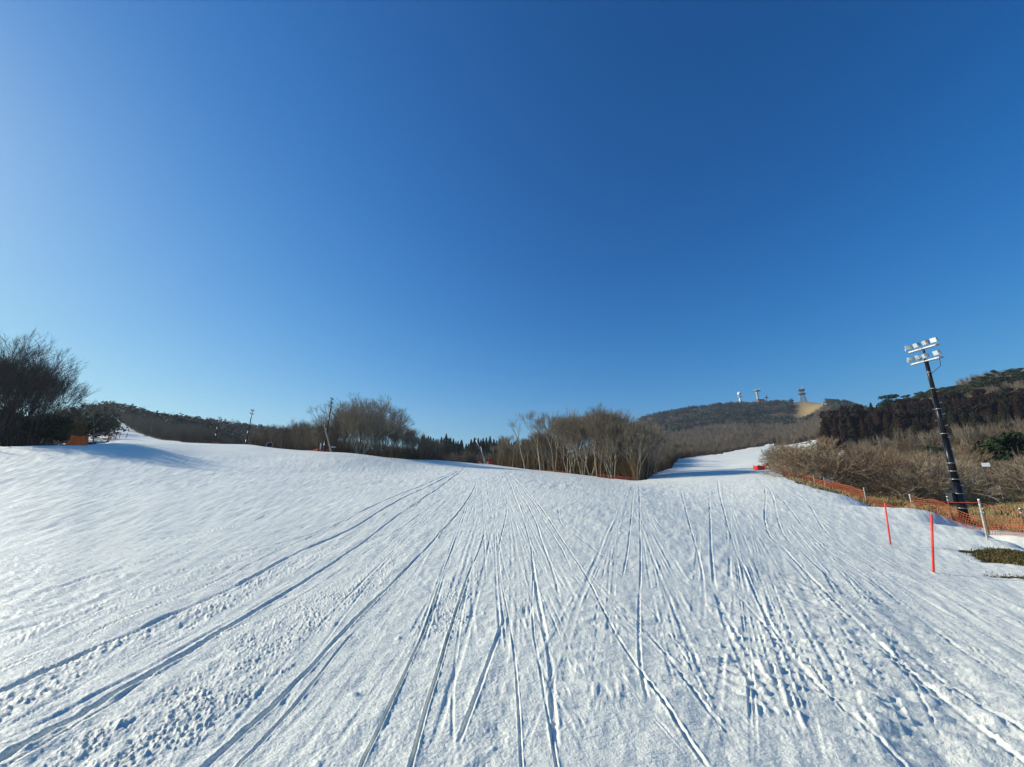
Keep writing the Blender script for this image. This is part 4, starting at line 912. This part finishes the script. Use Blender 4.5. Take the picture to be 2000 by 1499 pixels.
# white flag on the flagged post
x, y = RPW[4]; z = gz(x, y)
fl = MB(); fl.v = [(x+.03, y, z+1.22), (x+.03, y+.02, z+.86), (x+.5, y-.10, z+.98), (x+.92, y-.05, z+.86), (x+.45, y-.12, z+1.16)]; fl.f = [(0, 1, 2, 4), (4, 2, 3)]
tag(fl.build('flag', WHITE), 'small white pennant hanging from the fence post above the orange net', 'flag')
# fence posts and net by the left run
LP = [(207, 82, 1.35), (213, 92, 1.2), (222, 100, 1.15), (229, 108, 1.15), (244, 116, 1.05)]; LW = [at(p[0], p[1])[:2] for p in LP]
for i, ((x, y), p) in enumerate(zip(LW, LP)): post(x, y, p[2]*1.15, ['nearest dark red', 'second dark red', 'third dark red', 'fourth dark red', 'farthest dark red'][i]+' post on the snowy crest right of the orange barrier', 'dark posts of the left fence', lean=(0, math.radians(6)), r=.05, m=NETR)
net(LW[:3], .9, NETR, 'red net between the dark posts on the left crest', cell=.2, strand=.035)
# netting along the edge of the woods
net([at(px, r)[:2] for px, r in ((560, 81), (600, 75), (620, 72.5), (645, 71.5), (675, 74.5))], .85, NETR, 'low orange red net at the foot of the mast beside the big fan tree', cell=.14, strand=.07)
NETD = mat('weathered_red_net', (.20, .035, .02), .8, var=.3, scale=2)
net([at(px, r)[:2] for px, r in ((1040, 85.5), (1075, 80.5), (1110, 77))], .5, NETD, 'dull red net low at the left foot of the central wood', cell=.18, strand=.035)
net([at(px, r)[:2] for px, r in ((1165, 71.5), (1200, 69), (1243, 66))], .6, NETD, 'dull red net at the near corner foot of the central wood', cell=.18, strand=.035)
net([at(px, r)[:2] for px, r in ((1268, 84), (1280, 98), (1296, 108), (1308, 114))], .9, NETR, 'faded red net at the right corner of the central wood', cell=.2, strand=.05)
net([at(px, r)[:2] for px, r in ((395, 104), (412, 102), (425, 100), (440, 99))], .8, NETR, 'red net at the foot of the farthest small floodlight mast', cell=.2, strand=.06)
net([at(px, r)[:2] for px, r in ((440, 99), (470, 96.5), (500, 94.5), (530, 92))], .5, NETR, 'low reddish net at the foot of the lone left mast', cell=.2, strand=.05)

# ------------------------------------------------------------------ padded barriers round machines
def barrier(px, r, w_, d_, h, m, label, taper=.8, rz=0):
    x, y = at(px, r)[:2]; o = empty('safety_barrier', (x, y, gz(x, y)), rz); tag(o, label, 'barrier')
    V = []; F = []; N = 14; rn = random.Random(px)
    ring = []
    for side, (sx, sy, ex, ey) in enumerate(((-1, -1, 1, -1), (1, -1, 1, 1), (1, 1, -1, 1), (-1, 1, -1, -1))):
        for k in range(N): t = k/N; ring.append(((sx+(ex-sx)*t), (sy+(ey-sy)*t)))
    R_ = 5
    for j in range(R_+1):
        u = j/R_; tp = 1-(1-taper)*u
        for i, (a, b) in enumerate(ring):
            wv = 1+.05*math.sin(i*1.3+j)+.03*rn.uniform(-1, 1); V.append((a*w_/2*tp*wv, b*d_/2*tp*wv, -.08+h*u*(1-.10*abs(math.sin(i*math.pi/N))*u)))
    n_ = len(ring)
    for j in range(R_):
        for i in range(n_): F.append((j*n_+i, j*n_+(i+1) % n_, (j+1)*n_+(i+1) % n_, (j+1)*n_+i))
    b_ = MB(); b_.v = V; b_.f = F; b_.build('padded_sheet', m, o)
    for sx in (-1, 1):
        for sy in (-1, 1): MB().tube([(sx*w_/2*.97, sy*d_/2*.97, -.2), (sx*w_/2*taper*.95, sy*d_/2*taper*.95, h*1.06)], .03, 6).build('corner_post', DARKG, o)
    return o
barrier(151, 60.2, 1.35, 1.0, 1.25, ORNG, 'bright orange sheet barrier in front of the dark left wood', .82, math.radians(38))
barrier(1487, 86, 1.5, 1.2, 1.05, REDS, 'red crash mat at the far end of the long orange net', .95, math.radians(10))
barrier(957, 97, 1.2, 1.0, 1.15, REDS, 'small red barrier on the crest left of the central wood', .9, math.radians(15))
barrier(937, 99, .9, .8, .95, mat('faded_red_sheet', (.5, .16, .10), .7, var=.2), 'faded pink red barrier behind the small red one on the crest', .85)
# snow-making machines
x, y = at(1503, 90)[:2]; o = empty('snow_machine', (x, y, gz(x, y)), .4); tag(o, 'small dark snow machine on wheels beside the red crash mat', 'machine')
MB().tube([(-.5, 0, .9), (.35, 0, 1.05)], [.36, .30], 16).build('drum', REDP, o, True); MB().box((0, 0, .42), (1.1, .6, .16)).build('frame', DARKG, o)
for s in (-.4, .4): MB().tube([(.2, s-.08, .2), (.2, s+.08, .2)], .26, 14).build('wheel', DARKG, o)
MB().tube([(-.6, 0, 0), (-.45, 0, .45)], .03, 6).build('stand', GALV, o); MB().box((.55, 0, .55), (.3, .5, .5)).build('control_box', WHITE, o)
x, y = at(526, 91.5)[:2]; o = empty('snow_gun', (x, y, gz(x, y)), math.radians(-63)); tag(o, 'round snow gun with white ring at the foot of the mid left wood', 'snow gun')
rt = Matrix.Rotation(math.radians(84), 3, 'Y')
MB().lathe([(.40, -.45), (.52, -.3), (.56, .3), (.52, .42)], 22, (0, 0, 1.3), rt, cap=False).lathe([(.30, -.38), (.30, -.30)], 16, (0, 0, 1.3), rt).build('drum', DARKG, o, True)
MB().lathe([(.54, .36), (.61, .38), (.61, .46), (.50, .47), (.50, .38)], 22, (0, 0, 1.3), rt, cap=False).build('white_ring', mat('painted_ring', (.55, .57, .58), .5), o, True)
MB().lathe([(.44, -.1), (.44, .02)], 18, (0, 0, 1.3), rt).build('fan', DARKG, o)
for k in range(3): MB().tube([(0, 0, .9), (.7*math.cos(k*2.1), .7*math.sin(k*2.1), -.1)], .05, 6).build('leg', DARKG, o)
MB().box((0, 0, .8), (.5, .5, .35)).build('motor_box', DARKG, o)
def lance(pxb, r, pxt, pyt, label):
    x, y = at(pxb, r)[:2]; base = Vector((x, y, gz(x, y))); a, t = pix_dir(pxt, pyt); d = Vector((r*math.sin(a), r*math.cos(a), EYE+r*t))-base
    o = empty('snow_lance', base); tag(o, label, 'snow lance', 'leaning snow lances')
    MB().tube([d*.0, d*.5, d], [.09, .07, .05], 8).build('tube', GALV, o, True); MB().tube([d*.97, d*1.02], .11, 8).build('nozzle', DARKG, o)
    MB().tube([(0, 0, -.2), (0, 0, 1.3)], .10, 8).build('stand', DARKG, o); MB().tube([(0, 0, 1.1), d*.3], .03, 6).build('brace', GALV, o)
lance(951, 96, 929, 858, 'longer leaning snow lance rising behind the small red barrier'); lance(947, 101, 939, 872, 'shorter leaning snow lance between the longer one and the wood')
x, y = at(625, 73)[:2]; post(x, y, 1.9, 'white capped grey hydrant post at the foot of the mast beside the fan tree', None, r=.09, m=WHITE, name='hydrant_post')
x, y = at(650, 70.5)[:2]; o = empty('hydrant', (x, y, gz(x, y))); tag(o, 'dark hydrant box with a white lid at the foot of the leaning trunk', 'hydrant')
MB().box((0, 0, .5), (.6, .6, 1.1)).build('housing', DARKG, o); MB().box((0, 0, 1.15), (.66, .66, .18), None, .7).build('lid', WHITE, o)

# ------------------------------------------------------------------ board on the hillside
x, y = at(1945, 70)[:2]; o = empty('notice_board', (x, y, gz(x, y)), math.radians(-40)); tag(o, 'plain white board on two posts on the right-hand hillside', 'sign')
zb = height_for(1945, 70, 907); MB().box((0, 0, zb), (.62, .06, .42)).build('panel', WHITE, o)
for s in (-.24, .24): MB().tube([(s, .06, -.2), (s, .06, zb+.15)], .04, 6).build('leg', BROWNW, o)
x, y = at(1962, 69)[:2]; post(x, y, 1.6, 'bare stake to the right of the white board on the hillside', None, r=.035, m=WOODP, name='stake')
# ------------------------------------------------------------------ masts on the summit
STEEL = mat('lattice_steel', (.16, .18, .19), .5, .3, .4)
def base_at(px, r): x, y = at(px, r)[:2]; return x, y
x, y = base_at(1446, 915); Z0 = gz(x, y); Ht = height_for(1446, 915, 766); o = empty('radar_tower', (x, y, Z0)); tag(o, 'white tower with a round dome head on the summit', 'tower')
D_ = 5.2
MB().lathe([(3.8, -2), (3.0, Ht*.25), (1.8, Ht*.5), (1.5, Ht*.62), (2.2, Ht*.66)], 20).build('shaft', WHITE, o, True)
MB().lathe([(.4+3.5*math.sin(math.radians(a)), Ht-4.0-3.9*math.cos(math.radians(a))) for a in range(20, 181, 16)], 22).build('dome', WHITE, o, True)
MB().lathe([(3.4, Ht*.64), (4.7, Ht*.655), (4.7, Ht*.68), (3.4, Ht*.69)], 20).build('gallery', GALV, o)
x, y = base_at(1481, 915); Ht = height_for(1481, 915, 761); o = empty('observation_tower', (x, y, gz(x, y))); tag(o, 'pale column with a wide flat platform head on the summit', 'tower')
MB().lathe([(3.0, -2), (2.2, 6), (2.0, Ht-7), (3.4, Ht-5.6)], 16).build('shaft', mat('pale_concrete', (.55, .6, .58), .7, var=.1), o, True)
MB().lathe([(3.2, Ht-5.0), (6.4, Ht-4.2), (6.6, Ht-2.4), (4.4, Ht-1.4)], 20).build('platform', mat('pale_green_panel', (.42, .55, .5), .6), o)
MB().lathe([(6.5, Ht-3.7), (6.75, Ht-3.6), (6.75, Ht-3.0), (6.5, Ht-2.9)], 20).build('window_band', DARKG, o)
MB().tube([(6.5, 0, Ht-2), (6.5, 0, Ht+1.5)], .5, 6).build('antenna', WHITE, o)
x, y = base_at(1485, 900); o = empty('summit_hut', (x, y, gz(x, y))); tag(o, 'low brown building at the foot of the pale column', 'building')
MB().box((0, 0, 5), (13, 8, 12)).build('wall', mat('hut_wall', (.22, .13, .10), .8, var=.2, scale=.3), o)
rf = MB(); rf.box((0, 0, 11.6), (14.2, 9.2, 1.4), None, .75); rf.build('roof', DARKG, o)
for s in (-4, 0, 4): MB().box((s, -4.03, 8), (1.8, .12, 1.8)).build('window', WHITE, o)
x, y = base_at(1498, 915); Ht = height_for(1498, 915, 772); o = empty('aerial_mast', (x, y, gz(x, y))); tag(o, 'small dark aerial mast with a cross arm, between the two big summit towers', 'mast')
MB().tube([(0, 0, -2), (0, 0, Ht)], [.8, .5], 8).build('pole', DARKG, o); MB().box((0, 0, Ht*.72), (8, 1.2, 1.2)).build('arm', DARKG, o); MB().lathe([(.3, Ht*.74), (2.6, Ht*.8), (2.8, Ht*.84)], 12).build('dish', GALV, o)
x, y = base_at(1569, 915); Ht = height_for(1569, 915, 758); o = empty('lattice_tower', (x, y, gz(x, y)), .3); tag(o, 'steel lattice tower with two round dark platforms on the straw coloured summit', 'tower')
lg = MB(); 
for sx in (-1, 1):
    for sy in (-1, 1): MB().tube([(sx*5, sy*5, -2), (sx*2.6, sy*2.6, Ht*.5), (sx*2.2, sy*2.2, Ht*.92)], .30, 6).build('leg', STEEL, o)
br = MB(); lv = [0, .12, .24, .36, .48, .6, .75, .9]
def cw(u): return 5-2.4*min(u/.5, 1) if u < .5 else 2.6-.4*(u-.5)/.42
for u0, u1 in zip(lv[:-1], lv[1:]):
    c0, c1 = cw(u0), cw(u1); C0 = [(c0, c0), (-c0, c0), (-c0, -c0), (c0, -c0)]; C1 = [(c1, c1), (-c1, c1), (-c1, -c1), (c1, -c1)]
    for k in range(4):
        k2 = (k+1) % 4; br.tube([(*C0[k], Ht*u0), (*C1[k2], Ht*u1)], .2, 4); br.tube([(*C0[k2], Ht*u0), (*C1[k], Ht*u1)], .2, 4); br.tube([(*C1[k], Ht*u1), (*C1[k2], Ht*u1)], .2, 4)
br.build('bracing', STEEL, o)
for u, rr in ((.56, 6.2), (.80, 5.6)): MB().lathe([(rr*.7, Ht*u-1), (rr, Ht*u), (rr, Ht*u+1.4), (rr*.8, Ht*u+1.4)], 16).build('platform', DARKG, o)
for k in range(5): MB().lathe([(.4, -.5), (2.2, .5), (2.4, .9)], 12, (4*math.cos(k*1.25), 4*math.sin(k*1.25), Ht*.87+(k % 2)*1.5), Euler((math.pi/2, 0, k*1.25+math.pi/2)).to_matrix()).build('dish', GALV, o)
MB().tube([(3, 0, Ht*.9), (3, 0, Ht*1.08)], .4, 6).build('antenna', WHITE, o)
# ------------------------------------------------------------------ small litter on the snow
x, y = pick(156, 909); rt = Euler((.1, .1, .6)).to_matrix()
lf = MB(); lf.v = [(x-.16, y, gz(x, y)+.03), (x, y-.09, gz(x, y)+.05), (x+.17, y+.02, gz(x, y)+.04), (x+.01, y+.08, gz(x, y)+.09), (x, y, gz(x, y)+.10)]; lf.f = [(0, 1, 4), (1, 2, 4), (2, 3, 4), (3, 0, 4)]
tag(lf.build('dead_leaf', BROWNW), 'dark brown dead leaf clump lying on the snow below the orange barrier', 'leaf')
for i, (px, py) in enumerate(((1380, 1283), (1152, 1236))):
    x, y = pick(px, py); z = gz(x, y)+.012
    tag(MB().tube([(x-.012, y, z), (x, y+.008, z+.008), (x+.015, y, z+.002)], .004, 5).build('twig_scrap', BROWNW), ['tiny brown twig scrap on the rippled snow at lower right', 'tiny dark scrap on the snow near the crossing tracks'][i], 'twig')
for p_ in TALL+FAN+PALE+DARK+BROAD+BUSH+CONE+CED+PINE:
    if p_.get('_fresh'):
        for c_ in list(p_.children): bpy.data.objects.remove(c_)
        bpy.data.objects.remove(p_)

# ------------------------------------------------------------------ thin winter haze
hm = bpy.data.materials.new('haze'); hm.use_nodes = True; hn = hm.node_tree; hn.nodes.clear()
ho = hn.nodes.new('ShaderNodeOutputMaterial'); pv = hn.nodes.new('ShaderNodeVolumePrincipled')
pv.inputs['Color'].default_value = (.80, .87, 1, 1); pv.inputs['Density'].default_value = HAZE; pv.inputs['Anisotropy'].default_value = .3
hn.links.new(pv.outputs[0], ho.inputs['Volume'])
hb = MB().box((0, 400, 60), (2500, 1900, 230)).build('haze', hm); tag(hb, 'thin pale blue winter haze over the whole valley', 'haze', kind='stuff')
